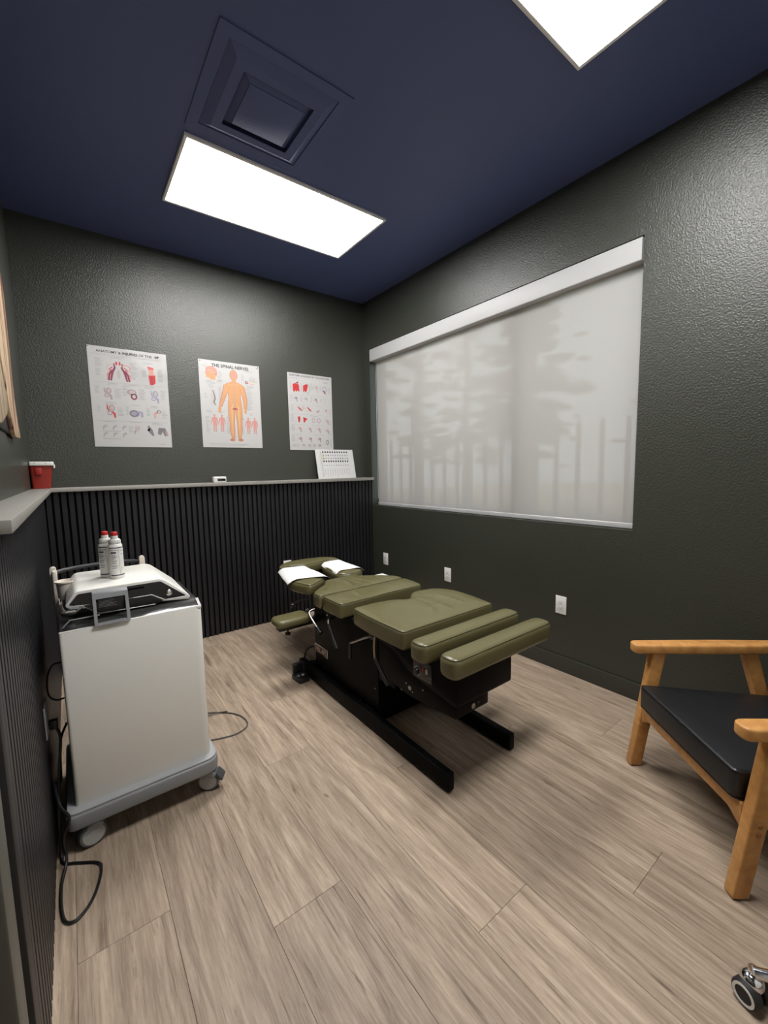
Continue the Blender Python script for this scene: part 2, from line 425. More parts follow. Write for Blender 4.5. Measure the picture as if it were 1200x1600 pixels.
while y+SLATW < SLY-.004:
    o = bpy.data.objects.new('slat', me); COL.objects.link(o); o.parent = wl; o.location = (SLX-.012, y, .002); y += PITCHS
struct(box('trim_3', (XL, .985, 0), (SLX+.001, 1.044, LEDGE-.027), mat('black_end_board', (0.012, .012, .013, 1), .5), r=.002))
# the ledge that caps the wainscot, one L-shaped run
LF = -.092; LFY = 3.402
led = [(XL, 1.05), (LF, 1.05), (LF, LFY), (XR, LFY), (XR, YB), (XL, YB)]
struct(prism('trim_4', led, 'z', LEDGE-.027, LEDGE, M_LEDGE, r=.0025))

# door in the left wall, beside the viewer
d1 = struct(box('door_1', (XL-.09, DOOR0+.02, .008), (XL-.045, DOOR1-.02, DOORH-.02), mat('dark_door_paint', (0.03, .031, .026, 1), .45), r=.002))
cas = M_BASE
box('door_casing', (XL, DOOR1, 0), (SLX+.008, .87, DOORH+.07), mat('grey_casing_paint', (0.10, .10, .085, 1), .45), d1, r=.004)
box('door_casing', (XL, DOOR0-.07, 0), (SLX+.008, DOOR0, DOORH+.07), MATS['grey_casing_paint'], d1, r=.004)
box('door_casing', (XL, DOOR0+.0005, DOORH), (SLX+.008, DOOR1-.0005, DOORH+.07), MATS['grey_casing_paint'], d1, r=.004)
box('door_jamb', (XL-T+.005, DOOR1-.018, 0), (XL, DOOR1, DOORH), M_BASE, d1, r=.002)
box('door_jamb', (XL-T+.005, DOOR0, 0), (XL, DOOR0+.018, DOORH), M_BASE, d1, r=.002)
kn = lathe('door_knob', [(.028, 0), (.028, .006), (.011, .010), (.011, .03), (.024, .036), (.029, .05), (.024, .062), (.008, .066)], (XL-.045, DOOR0+.09, .96), M_STEEL, d1, axis='x')
# closes off the corridor side
struct(box('wall_corridor', (XL-T-.06, DOOR0-.2, 0), (XL-T-.002, 1.0, DOORH+.2), M_WALL, r=0, smooth=0))

# window: frame, mullion and panes
win = struct(box('window_1', (XR+.10, WY0, WZ0), (XR+.16, WY1, WZ0+.05), M_DGREY, r=.003))
box('window_frame', (XR+.10, WY0, WZ1-.05), (XR+.16, WY1, WZ1), M_DGREY, win)
box('window_frame', (XR+.10, WY0, WZ0+.051), (XR+.16, WY0+.045, WZ1-.051), M_DGREY, win)
box('window_frame', (XR+.10, WY1-.045, WZ0+.051), (XR+.16, WY1, WZ1-.051), M_DGREY, win)
MUL = (1.80, 2.86)
for my, mw in zip(MUL, (.05, .02)):
    box('mullion', (XR+.10, my-mw, WZ0+.051), (XR+.16, my+mw, WZ1-.051), M_DGREY, win)
ys = [WY0+.046, MUL[0]-.051, MUL[0]+.051, MUL[1]-.021, MUL[1]+.021, WY1-.046]
for i in range(0, 6, 2):
    box('pane', (XR+.125, ys[i], WZ0+.051), (XR+.131, ys[i+1], WZ1-.051), M_GLASS, win, r=0, smooth=0)

# =================================================================== THINGS ON THE WALLS AND CEILING
# roller shade
t = thing('roller_shade', 'off-white roller shade drawn down over the large window', 'window shade', (XR+.04, 2.2, WZ0))
CY0, CY1 = .992, 3.418
prism('cassette', rring([(XR-.014, 2.362), (XR+.085, 2.362), (XR+.085, 2.476), (XR-.014, 2.476)], .006, 3), 'y', CY0, CY1, M_LGREY if False else mat('pale_aluminium', (0.47, .47, .47, 1), .45), t, smooth=40)
bm = bmesh.new(); n = 60
SY0, SY1 = .994, 3.392
for i in range(n+1):
    yy = SY0+(SY1-SY0)*i/n
    for zz in (.984, 2.37): bm.verts.new((XR+.050+.0015*math.sin(yy*5.1)+.001*math.sin(yy*13), yy, zz))
bm.verts.ensure_lookup_table()
for i in range(n): bm.faces.new((bm.verts[2*i], bm.verts[2*i+1], bm.verts[2*i+3], bm.verts[2*i+2]))
link('fabric', bm, M_SHADE, t, smooth=80)
prism('hem_bar', rring([(XR+.040, .958), (XR+.060, .958), (XR+.060, .988), (XR+.040, .988)], .004, 3), 'y', SY0, SY1, mat('hem_aluminium', (0.55, .55, .56, 1), .35, metal=.3), t)
# small tensioned side cord of the shade at the far reveal
tube('bead_chain', [(XR+.052, 3.408, 2.36), (XR+.052, 3.408, 1.7), (XR+.052, 3.408, 1.02)], .0022, M_LGREY, t, seg=6)

# two ceiling light panels, 2 x 4 ft
def light_panel(x0, y0, label):
    L_, W_ = 1.213, .603
    t = thing('ceiling_light_panel', label, 'light', (x0+L_/2, y0+W_/2, ZC), 0, 'flush ceiling light panels')
    b = bmesh.new(); z0, z1 = ZC-.016, ZC-.0005; fw = .016
    o_ = rect(x0, y0, x0+L_, y0+W_); i_ = rect(x0+fw, y0+fw, x0+L_-fw, y0+W_-fw)
    ring = lambda pts, z: [b.verts.new((p[0], p[1], z)) for p in pts]
    a0, a1, c0, c1 = ring(o_, z0), ring(o_, z1), ring(i_, z0), ring(i_, z1)
    for k in range(4):
        j = (k+1) % 4
        b.faces.new((a0[k], a0[j], c0[j], c0[k])); b.faces.new((a1[k], a1[j], c1[j], c1[k])); b.faces.new((a0[k], a0[j], a1[j], a1[k])); b.faces.new((c0[k], c0[j], c1[j], c1[k]))
    bevel(b, .002, 1)
    link('frame', b, mat('white_frame', (0.88, .87, .86, 1), .4), t)
    box('diffuser', (x0+fw, y0+fw, ZC-.013), (x0+L_-fw, y0+W_-fw, ZC-.009), M_LAMP, t, r=0, smooth=0)
light_panel(.569, 2.280, 'lit rectangular ceiling light panel fully in view above the posters')
light_panel(1.797-1.213, 1.005-.603, 'lit rectangular ceiling light panel cut off by the top of the picture')

# ceiling air diffuser: nested square vanes
VX, VY = .845, 1.945
t = thing('ceiling_vent', 'square navy ceiling air diffuser with nested frames beside the light panel', 'vent', (VX, VY, ZC))
def sq_ring(name, h0, z0, h1, z1, th, m_):
    b = bmesh.new(); rs = []
    for h, z in ((h0, z0), (h1, z1), (h1, z1+th), (h0, z0+th)):
        rs.append([b.verts.new((VX+sx*h, VY+sy*h, z)) for sx, sy in ((-1, -1), (1, -1), (1, 1), (-1, 1))])
    for a in range(4):
        for k in range(4): b.faces.new((rs[a][k], rs[a][(k+1) % 4], rs[(a+1) % 4][(k+1) % 4], rs[(a+1) % 4][k]))
    return link(name, b, m_, t, smooth=0)
sq_ring('outer_frame', .285, ZC-.006, .238, ZC-.009, .005, M_CEIL)
sq_ring('vane', .236, ZC-.0055, .196, ZC-.026, .003, M_CEIL)
sq_ring('vane_lip', .196, ZC-.026, .156, ZC-.027, .003, M_CEIL)
sq_ring('vane', .150, ZC-.009, .122, ZC-.028, .003, M_CEIL)
box('centre_plate', (VX-.121, VY-.121, ZC-.031), (VX+.121, VY+.121, ZC-.0285), M_CEIL, t, r=.001)
box('neck', (VX-.05, VY-.05, ZC-.028), (VX+.05, VY+.05, ZC-.0005), M_CEIL, t, r=0)

# ------------------------------------------------------------------ printed sheets
STUFFP = {'caption_text', 'rule_line', 'printed_dot', 'printed_text'}
class Print:
    """collects flat print on a sheet; u right, v down, metres from the sheet's top left; one object per drawing"""
    def __init__(s, fn): s.fn = fn; s.lay = {}; s.gid = 0; s.cur = None
    def new(s): s.gid += 1
    def L(s, name, m_, lift):
        g = 0 if name in STUFFP else s.gid
        d = s.lay.setdefault((name, g), [bmesh.new(), []])
        if m_ not in d[1]: d[1].append(m_)
        s.mi = d[1].index(m_); return d[0]
    def face(s, b, vs):
        f = b.faces.new(vs); f.material_index = s.mi
    def poly(s, pts, name, m_, lift=.0006):
        b = s.L(name, m_, lift); vs = [b.verts.new(s.fn(u, v, lift)) for u, v in pts]
        if len(vs) > 2: s.face(b, vs)
    def ell(s, cx, cy, rx, ry, name, m_, lift=.0006, n=14, rot=0):
        c, si = math.cos(rot), math.sin(rot)
        s.poly([(cx+rx*math.cos(2*PI*k/n)*c-ry*math.sin(2*PI*k/n)*si, cy+rx*math.cos(2*PI*k/n)*si+ry*math.sin(2*PI*k/n)*c) for k in range(n)], name, m_, lift)
    def strip(s, pts, wd, name, m_, lift=.0006):
        P = [Vector(p) for p in pts]; b = s.L(name, m_, lift); prev = None
        for i, p in enumerate(P):
            d = P[min(i+1, len(P)-1)]-P[max(i-1, 0)]; d.normalize(); q = Vector((-d.y, d.x)); ww = (wd[i] if isinstance(wd, (list, tuple)) else wd)/2
            a = b.verts.new(s.fn(*(p+q*ww), lift)); c = b.verts.new(s.fn(*(p-q*ww), lift))
            if prev: s.face(b, (prev[0], a, c, prev[1]))
            prev = (a, c)
    def ring(s, cx, cy, rx, ry, wd, name, m_, lift=.0006, n=14, a0=0, a1=2*PI):
        s.strip([(cx+rx*math.cos(a0+(a1-a0)*k/n), cy+ry*math.sin(a0+(a1-a0)*k/n)) for k in range(n+1)], wd, name, m_, lift)
    def lines(s, u, v, wd, n, dv, name='caption_text', m_=None, th=.0020, lift=.0006):
        for k in range(n):
            l = wd*random.uniform(.55, 1); s.poly([(u, v+k*dv), (u+l, v+k*dv), (u+l, v+k*dv+th), (u, v+k*dv+th)], name, m_ or M_GREYINK, lift)
    def text(s, txt, u, v, width, height, name, m_, lift=.0007, bold=0):
        cu = bpy.data.curves.new('t', 'FONT'); cu.body = txt; cu.size = 1; cu.offset = bold
        ob = bpy.data.objects.new('t', cu); COL.objects.link(ob); dg = bpy.context.evaluated_depsgraph_get(); dg.update()
        me = bpy.data.meshes.new_from_object(ob.evaluated_get(dg)); bpy.data.objects.remove(ob); bpy.data.curves.remove(cu)
        xs = [q.co.x for q in me.vertices]; ysv = [q.co.y for q in me.vertices]; x0, x1, y0, y1 = min(xs), max(xs), min(ysv), max(ysv)
        b = s.L(name, m_, lift); vs = [b.verts.new(s.fn(u+(q.co.x-x0)/(x1-x0)*width, v+height*(1-(q.co.y-y0)/(y1-y0)), lift)) for q in me.vertices]
        for p in me.polygons:
            try: s.face(b, [vs[i] for i in p.vertices])
            except ValueError: pass
        bpy.data.meshes.remove(me)
    def build(s, parent):
        for (name, g), (b, ms) in s.lay.items():
            o = link(name, b, ms[0], parent, smooth=0)
            for m_ in ms[1:]: o.data.materials.append(m_)
            if name in STUFFP: o['kind'] = 'stuff' 
def flip_front(o): return o
def sheet(name, fn, w_, h_, material, parent, nu=14, nv=16, th=.0005):
    b = bmesh.new(); g = [[b.verts.new(fn(w_*i/nu, h_*j/nv, 0)) for j in range(nv+1)] for i in range(nu+1)]
    k = [[b.verts.new(fn(w_*i/nu, h_*j/nv, -th)) for j in range(nv+1)] for i in range(nu+1)]
    for i in range(nu):
        for j in range(nv):
            b.faces.new((g[i][j], g[i+1][j], g[i+1][j+1], g[i][j+1])); b.faces.new((k[i][j], k[i][j+1], k[i+1][j+1], k[i+1][j]))
    for i in range(nu):
        b.faces.new((g[i][0], k[i][0], k[i+1][0], g[i+1][0])); b.faces.new((g[i][nv], g[i+1][nv], k[i+1][nv], k[i][nv]))
    for j in range(nv):
        b.faces.new((g[0][j], g[0][j+1], k[0][j+1], k[0][j])); b.faces.new((g[nu][j], k[nu][j], k[nu][j+1], g[nu][j+1]))
    return link(name, b, material, parent, smooth=60)
def poster(label, x0, ztop, w_, h_, wave, tiltz=0.0):
    t = thing('anatomy_poster', label, 'poster', (x0+w_/2, YB, ztop-h_), 0, 'anatomy posters on the back wall')
    def fn(u, v, lift): return (x0+u, YB-.0025-wave(u/w_, v/h_)-lift, ztop-v-tiltz*u)
    sheet('sheet', fn, w_, h_, M_GLOSSP, t)
    return t, Print(fn), fn
def pin(t, p):
    lathe('pin', [(.0045, 0), (.0045, .002), (.003, .005), (.004, .009)], (p[0], p[1]-.001, p[2]), M_INK, t, seg=10, axis='y') if False else \
    link('pin', bmesh_ball(p, .0042), M_INK, t)
def bmesh_ball(p, r, sc=(1, .7, 1), sub=1):
    b = bmesh.new(); bmesh.ops.create_icosphere(b, subdivisions=sub, radius=r)
    for v in b.verts: v.co = Vector((v.co.x*sc[0], v.co.y*sc[1], v.co.z*sc[2]))+Vector(p)
    return b
def hipbone(P, cx, cy, s, m1, m2, flip=1):
    f = flip; n = 'bone_drawing'; P.new()
    P.ell(cx+f*.25*s, cy-.45*s, .42*s, .5*s, n, m1, .0006); P.ell(cx+f*.28*s, cy-.45*s, .26*s, .34*s, n, M_BONE, .0008)
    P.strip([(cx-f*.35*s, cy-.95*s), (cx-f*.3*s, cy-.3*s), (cx-f*.1*s, cy+.1*s)], [.1*s, .2*s, .12*s], n, m2, .0008)
    P.ring(cx-f*.05*s, cy+.35*s, .28*s, .24*s, .14*s, n, m1, .0008)
    P.strip([(cx+f*.3*s, cy+.12*s), (cx+f*.55*s, cy+.4*s), (cx+f*.62*s, cy+1.0*s)], [.28*s, .3*s, .22*s], n, m2, .0010)
def femur(P, cx, cy, s, m1, m2):
    n = 'bone_drawing'; P.new()
    P.ell(cx+.3*s, cy-.5*s, .42*s, .38*s, n, m1, .0006); P.ell(cx+.3*s, cy-.5*s, .28*s, .25*s, n, M_GLOSSP, .0008)
    P.strip([(cx+.2*s, cy-.4*s), (cx-.35*s, cy-.15*s), (cx-.42*s, cy+.9*s)], [.4*s, .5*s, .4*s], n, m2, .0008)
    P.strip([(cx-.28*s, cy-.05*s), (cx-.3*s, cy+.85*s)], .14*s, n, M_GLOSSP, .0010)

# poster 1: hip
W1, H1 = .485, .684
def wave1(u, v): return .002+.006*math.exp(-((v-.04)/.05)**2)*max(0, math.sin(u*15))*(u > .3)+.010*math.exp(-((v-.20)/.07)**2)*max(0, u-.3)*(1+.5*math.sin(u*20))
t, P, fn = poster('white hip anatomy poster titled ANATOMY & INJURIES OF THE HIP, leftmost of three', .166, 2.197, W1, H1, wave1)
P.text('ANATOMY & INJURIES OF THE HIP', .050, .022, .385, .023, 'title_lettering', M_INK, bold=.014)
for v in (.052, .238, .502): P.poly([(.02, v), (W1-.02, v), (W1-.02, v+.0012), (.02, v+.0012)], 'rule_line', M_GREYINK)
P.new()
for (cx, sgn) in ((.150, -1), (.200, 1)):
    P.strip([(cx, .105), (cx-.004*sgn, .135), (cx+sgn*.012, .165), (cx+sgn*.024, .225)], [.008, .012, .016, .010], 'muscle_drawing', M_MAROON)
    P.strip([(cx+sgn*.016, .150), (cx+sgn*.036, .185), (cx+sgn*.036, .225)], [.008, .020, .010], 'muscle_drawing', M_MAROON, .0009)
    P.strip([(cx+sgn*.022, .150), (cx+sgn*.040, .180), (cx+sgn*.044, .222)], [.006, .008, .005], 'muscle_drawing', M_PINK, .0011)
    P.strip([(cx+sgn*.010, .130), (cx+sgn*.030, .150)], .006, 'muscle_drawing', M_PRED, .0011)
P.ring(.135, .135, .028, .022, .006, 'muscle_drawing', M_BONE, a0=PI*.6, a1=PI*1.9); P.ring(.218, .135, .028, .022, .006, 'muscle_drawing', M_PINK, a0=PI*1.1, a1=PI*2.4)
P.ell(.175, .178, .012, .03, 'muscle_drawing', M_BONE); P.ell(.165, .104, .006, .013, 'muscle_drawing', M_PRED); P.ell(.185, .104, .006, .013, 'muscle_drawing', M_PRED)
P.new(); P.poly([(.356, .100), (.392, .108), (.398, .122), (.360, .122)], 'muscle_drawing', M_PRED); P.poly([(.362, .122), (.394, .122), (.396, .165), (.368, .165)], 'muscle_drawing', M_PINK)
P.poly([(.360, .165), (.404, .160), (.404, .215), (.386, .232), (.366, .232)], 'muscle_drawing', M_PRED); P.strip([(.378, .170), (.384, .228)], .004, 'muscle_drawing', M_MAROON, .0009)
for (cx, cy, s, a, b_) in ((.095, .315, .042, M_MAUVE, M_MAUVE), (.105, .435, .046, M_MAUVE, M_PRED)): hipbone(P, cx, cy, s, a, b_)
P.new(); P.ell(.245, .295, .030, .020, 'bone_drawing', M_MAUVE); P.ell(.247, .295, .020, .012, 'bone_drawing', M_BONE, .0008); P.ring(.258, .325, .016, .018, .010, 'bone_drawing', M_MAROON)
hipbone(P, .385, .315, .046, M_LAV, M_LAV)
P.new(); P.ell(.255, .445, .032, .024, 'bone_drawing', M_LAV); P.ring(.250, .445, .024, .02, .010, 'bone_drawing', M_GREYFIG, .0008); P.strip([(.270, .43), (.300, .437), (.300, .47)], [.014, .016, .014], 'bone_drawing', M_LAV, .0009)
femur(P, .400, .440, .034, M_GREYFIG, M_PINK)
for r_ in range(2):
    for c in range(3): femur(P, .066+.058*c, .550+.050*r_, .019, M_GREYFIG, M_MAUVE)
hipbone(P, .265, .560, .030, M_BONE, M_MAUVE, -1)
P.new(); P.strip([(.335, .53), (.345, .56), (.365, .60)], [.012, .030, .012], 'bone_drawing', M_GREYFIG); P.strip([(.345, .55), (.33, .565)], .012, 'bone_drawing', M_GREYFIG)
P.new(); P.strip([(.405, .59), (.415, .55), (.435, .55), (.450, .600)], [.024, .034, .030, .018], 'bone_drawing', M_GREYFIG); P.strip([(.45, .56), (.458, .6)], .014, 'bone_drawing', M_MAUVE, .0009)
for (u, v, l, n) in ((.04, .08, .05, 7), (.04, .15, .04, 6), (.245, .09, .05, 6), (.245, .15, .05, 7), (.32, .13, .03, 6), (.42, .12, .045, 10), (.025, .27, .03, 6), (.14, .28, .05, 8), (.19, .26, .03, 8), (.29, .27, .045, 9), (.43, .27, .04, 8), (.03, .40, .025, 5), (.15, .41, .04, 7), (.2, .40, .025, 7), (.33, .40, .03, 7), (.43, .42, .04, 6), (.21, .54, .03, 5), (.05, .575, .12, 1), (.05, .628, .12, 1), (.40, .66, .05, 1), (.1, .245, .09, 2), (.2, .245, .12, 2), (.33, .245, .1, 2), (.08, .375, .1, 2), (.23, .385, .1, 1), (.36, .385, .08, 2), (.06, .508, .12, 1), (.22, .508, .1, 1), (.36, .508, .08, 2), (.13, .062, .1, 2), (.33, .075, .09, 2)):
    P.lines(u, v, l, n, .0088)
P.build(t); pin(t, fn(.006, .006, .002))

# poster 2: spinal nerves
def wave2(u, v): return .0015+.004*(u*u*.3+.7*(1-v))*.4*(1-abs(2*u-1))
t, P, fn = poster('white poster with a tan standing figure titled THE SPINAL NERVES, middle of three', .876, 2.203, W1, H1, wave2)
P.text('THE SPINAL NERVES', .100, .022, .295, .026, 'title_lettering', M_INK, bold=.022)
def figure(P, cx, top, h, m_, m2, name, g=0, L1=.0006):
    s = h/7.6
    if g == 0: P.new(); figure(P, cx, top, h, m2, m2, name, .13, .0004)
    G = g*s
    P.ell(cx, top+.48*s, .36*s+G/2, .50*s+G/2, name, m_, L1); P.poly([(cx-.20*s, top+.8*s), (cx+.20*s, top+.8*s), (cx+.26*s, top+1.3*s), (cx-.26*s, top+1.3*s)], name, m_, L1)
    torso = [(-.22, 1.15), (-.75, 1.38), (-1.0, 1.62), (-.95, 2.1), (-.66, 2.35), (-.62, 2.9), (-.70, 3.5), (-.72, 4.1), (.72, 4.1), (.70, 3.5), (.62, 2.9), (.66, 2.35), (.95, 2.1), (1.0, 1.62), (.75, 1.38), (.22, 1.15)]
    P.poly([(cx+a*s*(1+g*.55), top+b*s) for a, b in torso], name, m_, L1)
    for sg in (-1, 1):
        P.strip([(cx+sg*.38*s, top+3.95*s), (cx+sg*.42*s, top+5.0*s), (cx+sg*.40*s, top+5.6*s), (cx+sg*.42*s, top+6.2*s), (cx+sg*.34*s, top+7.25*s)], [w_*s+G for w_ in (.66, .56, .40, .46, .22)], name, m_, L1)
        P.ell(cx+sg*.45*s, top+7.38*s, .30*s, .15*s, name, m2, L1+.0002)
    P.strip([(cx-.82*s, top+1.6*s), (cx-1.05*s, top+2.5*s), (cx-1.32*s, top+3.2*s), (cx-1.55*s, top+3.9*s)], [w_*s+G for w_ in (.44, .40, .34, .2)], name, m_, L1)
    P.strip([(cx+.84*s, top+1.6*s), (cx+1.05*s, top+2.5*s), (cx+1.15*s, top+3.2*s), (cx+1.12*s, top+4.0*s)], [w_*s+G for w_ in (.44, .40, .34, .2)], name, m_, L1)
    P.ell(cx-1.62*s, top+4.1*s, .17*s, .22*s, name, m_, L1); P.ell(cx+1.12*s, top+4.25*s, .14*s, .28*s, name, m_, L1)
    for k in range(4):
        a = -2.2+.35*k; P.strip([(cx-1.62*s, top+4.15*s), (cx-1.62*s+.42*s*math.sin(a+1.5), top+4.15*s+.42*s*math.cos(a+1.5))], .07*s, name, m_, L1)
BC, BT, BH = .268, .062, .575
figure(P, BC, BT, BH, M_SKIN, mat('print_brown', (.42, .17, .11, 1), .4), 'figure_drawing'); s = BH/7.6
P.strip([(BC, BT+.25*s), (BC, BT+4.0*s)], .0035, 'nerve_drawing', M_MAUVE, .0010)
P.ell(BC, BT+.45*s, .26*s, .36*s, 'nerve_drawing', M_PINK, .0008)
P.strip([(BC-.45*s, BT+4.1*s), (BC, BT+4.02*s), (BC+.45*s, BT+4.1*s)], [.004, .012, .004], 'nerve_drawing', M_MAROON, .0010)
for sg in (-1, 1):
    P.strip([(BC+sg*.12*s, BT+3.4*s), (BC+sg*.36*s, BT+3.9*s), (BC+sg*.38*s, BT+5.6*s), (BC+sg*.38*s, BT+6.9*s)], [.003, .010, .009, .004], 'nerve_drawing', M_YEL if False else M_SKINL, .0010)
    for k in range(9):
        v = BT+(1.5+.22*k)*s; P.strip([(BC, v), (BC+sg*.55*s, v+.16*s)], .0018, 'nerve_drawing', M_SKINL, .0010)
    P.strip([(BC, BT+1.35*s), (BC+sg*.7*s, BT+1.55*s), (BC+sg*1.0*s, BT+2.6*s)], .003, 'nerve_drawing', M_SKINL, .0010)
# head in profile
hd = [(.052, .062), (.075, .048), (.105, .045), (.132, .060), (.142, .085), (.138, .112), (.125, .128), (.122, .150), (.085, .150), (.078, .138), (.052, .132), (.055, .112), (.044, .104), (.052, .088)]
P.new(); P.poly(hd, 'head_drawing', M_PINK, .0006); P.poly([(.054, .1), (.10, .095), (.125, .12), (.122, .15), (.085, .15), (.078, .138), (.053, .132)], 'head_drawing', M_SKIN, .0008)
P.strip([(.07, .072), (.095, .085), (.112, .10), (.122, .125)], .006, 'head_drawing', M_SKINL, .0010)
P.strip([(.11, .105), (.135, .108)], .004, 'head_drawing', M_GREYFIG, .0010)
# brachial plexus sketch
P.new(); P.ring(.372, .145, .009, .010, .006, 'nerve_drawing', M_MAROON); P.strip([(.384, .143), (.41, .140), (.45, .130)], .004, 'nerve_drawing', M_SKINL); P.strip([(.384, .152), (.44, .154)], .004, 'nerve_drawing', M_PINK)
for k in range(4): P.ring(.40+.018*k, .128+.002*k, .006, .005, .002, 'nerve_drawing', M_GREYINK)
# spine column
P.new(); P.poly(rect(.080, .225, .118, .350), 'spine_drawing', mat('print_pale', (0.449, 0.422, 0.422, 1), .4))
P.strip([(.098, .232), (.108, .268), (.112, .295), (.102, .325), (.116, .350)], [.006, .009, .011, .011, .006], 'spine_drawing', M_GREYFIG, .0009)
for (cx, m_) in ((.100, M_PINK), (.158, M_PINK), (.372, M_PINK), (.428, M_PINK)):
    figure(P, cx, .420+(.012 if cx > .3 else 0), .140 if cx < .3 else .138, m_, M_MAUVE, 'small_figure_drawing')
for (u, v, l, n) in ((.03, .045, .04, 1), (.05, .16, .07, 3), (.07, .19, .05, 3), (.03, .26, .03, 4), (.15, .08, .03, 4), (.14, .12, .04, 4), (.13, .15, .05, 3), (.14, .2, .04, 12), (.145, .32, .03, 4), (.36, .05, .1, 2), (.33, .08, .03, 6), (.40, .10, .05, 3), (.37, .17, .09, 3), (.37, .2, .05, 18), (.36, .36, .04, 2), (.04, .395, .05, 2), (.14, .395, .05, 2), (.38, .4, .05, 2), (.03, .44, .03, 14), (.19, .44, .03, 9), (.19, .53, .04, 5), (.31, .44, .03, 14), (.05, .655, .36, 2)):
    P.lines(u, v, l, n, .0095)
P.build(t); pin(t, fn(.014, .012, .002)); pin(t, fn(W1-.012, .012, .002)); pin(t, fn(W1-.018, .02, .002))

# poster 3: shoulder
W3 = .448
def wave3(u, v): return .0015+.002*math.sin(u*3)*v
t, P, fn = poster('white shoulder anatomy poster with rows of small red drawings, rightmost of three', 1.617, 2.191, W3, H1, wave3)
P.text('ANATOMY & INJURIES OF THE SHOULDER', .018, .013, .410, .020, 'title_lettering', M_DGREY, bold=.012)
def shoulder(P, cx, cy, s, m_, m2):
    n = 'shoulder_drawing'; P.new()
    P.ring(cx-.1*s, cy-.1*s, .5*s, .5*s, .12*s, n, M_BONE, a0=PI, a1=PI*2.1); P.ell(cx+.12*s, cy-.25*s, .22*s, .2*s, n, m2)
    P.strip([(cx-.3*s, cy-.5*s), (cx+.1*s, cy-.1*s), (cx+.35*s, cy+.55*s)], [.12*s, .3*s, .22*s], n, m_, .0008); P.strip([(cx-.45*s, cy-.1*s), (cx-.1*s, cy-.1*s)], .09*s, n, m2, .0008)
P.poly([(.048, .100), (.075, .088), (.110, .100), (.112, .165), (.095, .150), (.085, .165), (.072, .150), (.062, .168), (.050, .160)], 'muscle_drawing', M_PRED); P.poly([(.08, .085), (.105, .070), (.102, .092)], 'muscle_drawing', M_MAROON, .0008)
P.new(); P.poly([(.150, .105), (.185, .085), (.200, .100), (.190, .135), (.180, .165), (.165, .150), (.150, .165)], 'muscle_drawing', M_PRED); P.ring(.190, .130, .024, .045, .004, 'muscle_drawing', M_GREYINK, a0=-1.5, a1=1.8)
shoulder(P, .280, .125, .055, M_BONE, M_MAUVE); P.new(); P.ring(.370, .12, .020, .026, .007, 'shoulder_drawing', M_LAV); P.strip([(.360, .13), (.378, .16)], .012, 'shoulder_drawing', M_MAROON, .0008)
for cx, a, b_ in ((.075, M_LAV, M_MAROON), (.175, M_BONE, M_GREYFIG), (.275, M_MAUVE, M_GREYFIG)): shoulder(P, cx, .230, .040, a, b_)
P.new(); P.strip([(.37, .2), (.37, .26)], .006, 'shoulder_drawing', M_BONE); P.strip([(.355, .21), (.385, .21)], .004, 'shoulder_drawing', M_BONE)
for cx in (.105, .20): P.new(); P.ring(cx-.01, .315, .026, .022, .004, 'shoulder_drawing', M_BONE); P.strip([(cx-.015, .295), (cx+.005, .315), (cx+.03, .330)], [.006, .014, .005], 'muscle_drawing', M_PRED, .0009)
P.new(); P.strip([(.275, .325), (.29, .335), (.31, .315)], .012, 'muscle_drawing', M_MAUVE); shoulder(P, .38, .32, .03, M_PINK, M_MAROON)
P.new(); P.poly([(.085, .385), (.108, .380), (.112, .405), (.102, .435), (.092, .435)], 'muscle_drawing', M_PRED); P.new(); P.poly([(.140, .385), (.185, .400), (.168, .412), (.150, .438), (.142, .430)], 'muscle_drawing', M_PRED)
P.new(); P.ring(.245, .41, .015, .02, .006, 'shoulder_drawing', M_MAUVE); P.new(); P.ring(.30, .41, .015, .02, .006, 'shoulder_drawing', M_MAUVE)
for (cx, cy) in ((.105, .50), (.205, .50), (.30, .50), (.105, .59), (.205, .59), (.30, .59), (.39, .42), (.39, .51)): shoulder(P, cx, cy, .040, M_MAUVE, M_MAROON if cy > .55 else M_PINK)
P.new(); P.ring(.385, .61, .012, .020, .007, 'shoulder_drawing', M_GREYFIG)
for cx in (.135, .195, .245, .30): P.new(); P.ring(cx, .640, .012, .008, .006, 'shoulder_drawing', M_MAUVE if cx < .29 else M_GREYFIG)
for v in (.185, .275, .360, .455, .545): P.poly([(.02, v), (W3*.75, v), (W3*.75, v+.001), (.02, v+.001)], 'rule_line', M_GREYINK)
for (u, v, l, n) in ((.02, .045, .12, 1), (.36, .052, .06, 2), (.02, .08, .02, 8), (.12, .09, .02, 7), (.22, .08, .03, 7), (.32, .09, .02, 6), (.41, .1, .03, 6), (.02, .20, .025, 6), (.12, .20, .02, 6), (.22, .20, .02, 6), (.32, .21, .025, 4), (.02, .285, .04, 6), (.13, .29, .03, 4), (.02, .37, .035, 7), (.21, .37, .09, 1), (.02, .465, .04, 6), (.02, .555, .035, 6), (.02, .635, .08, 3), (.415, .3, .02, 6), (.415, .4, .02, 6), (.415, .5, .02, 6), (.415, .58, .02, 8), (.14, .655, .16, 1)):
    P.lines(u, v, l, n, .0090)
P.build(t)

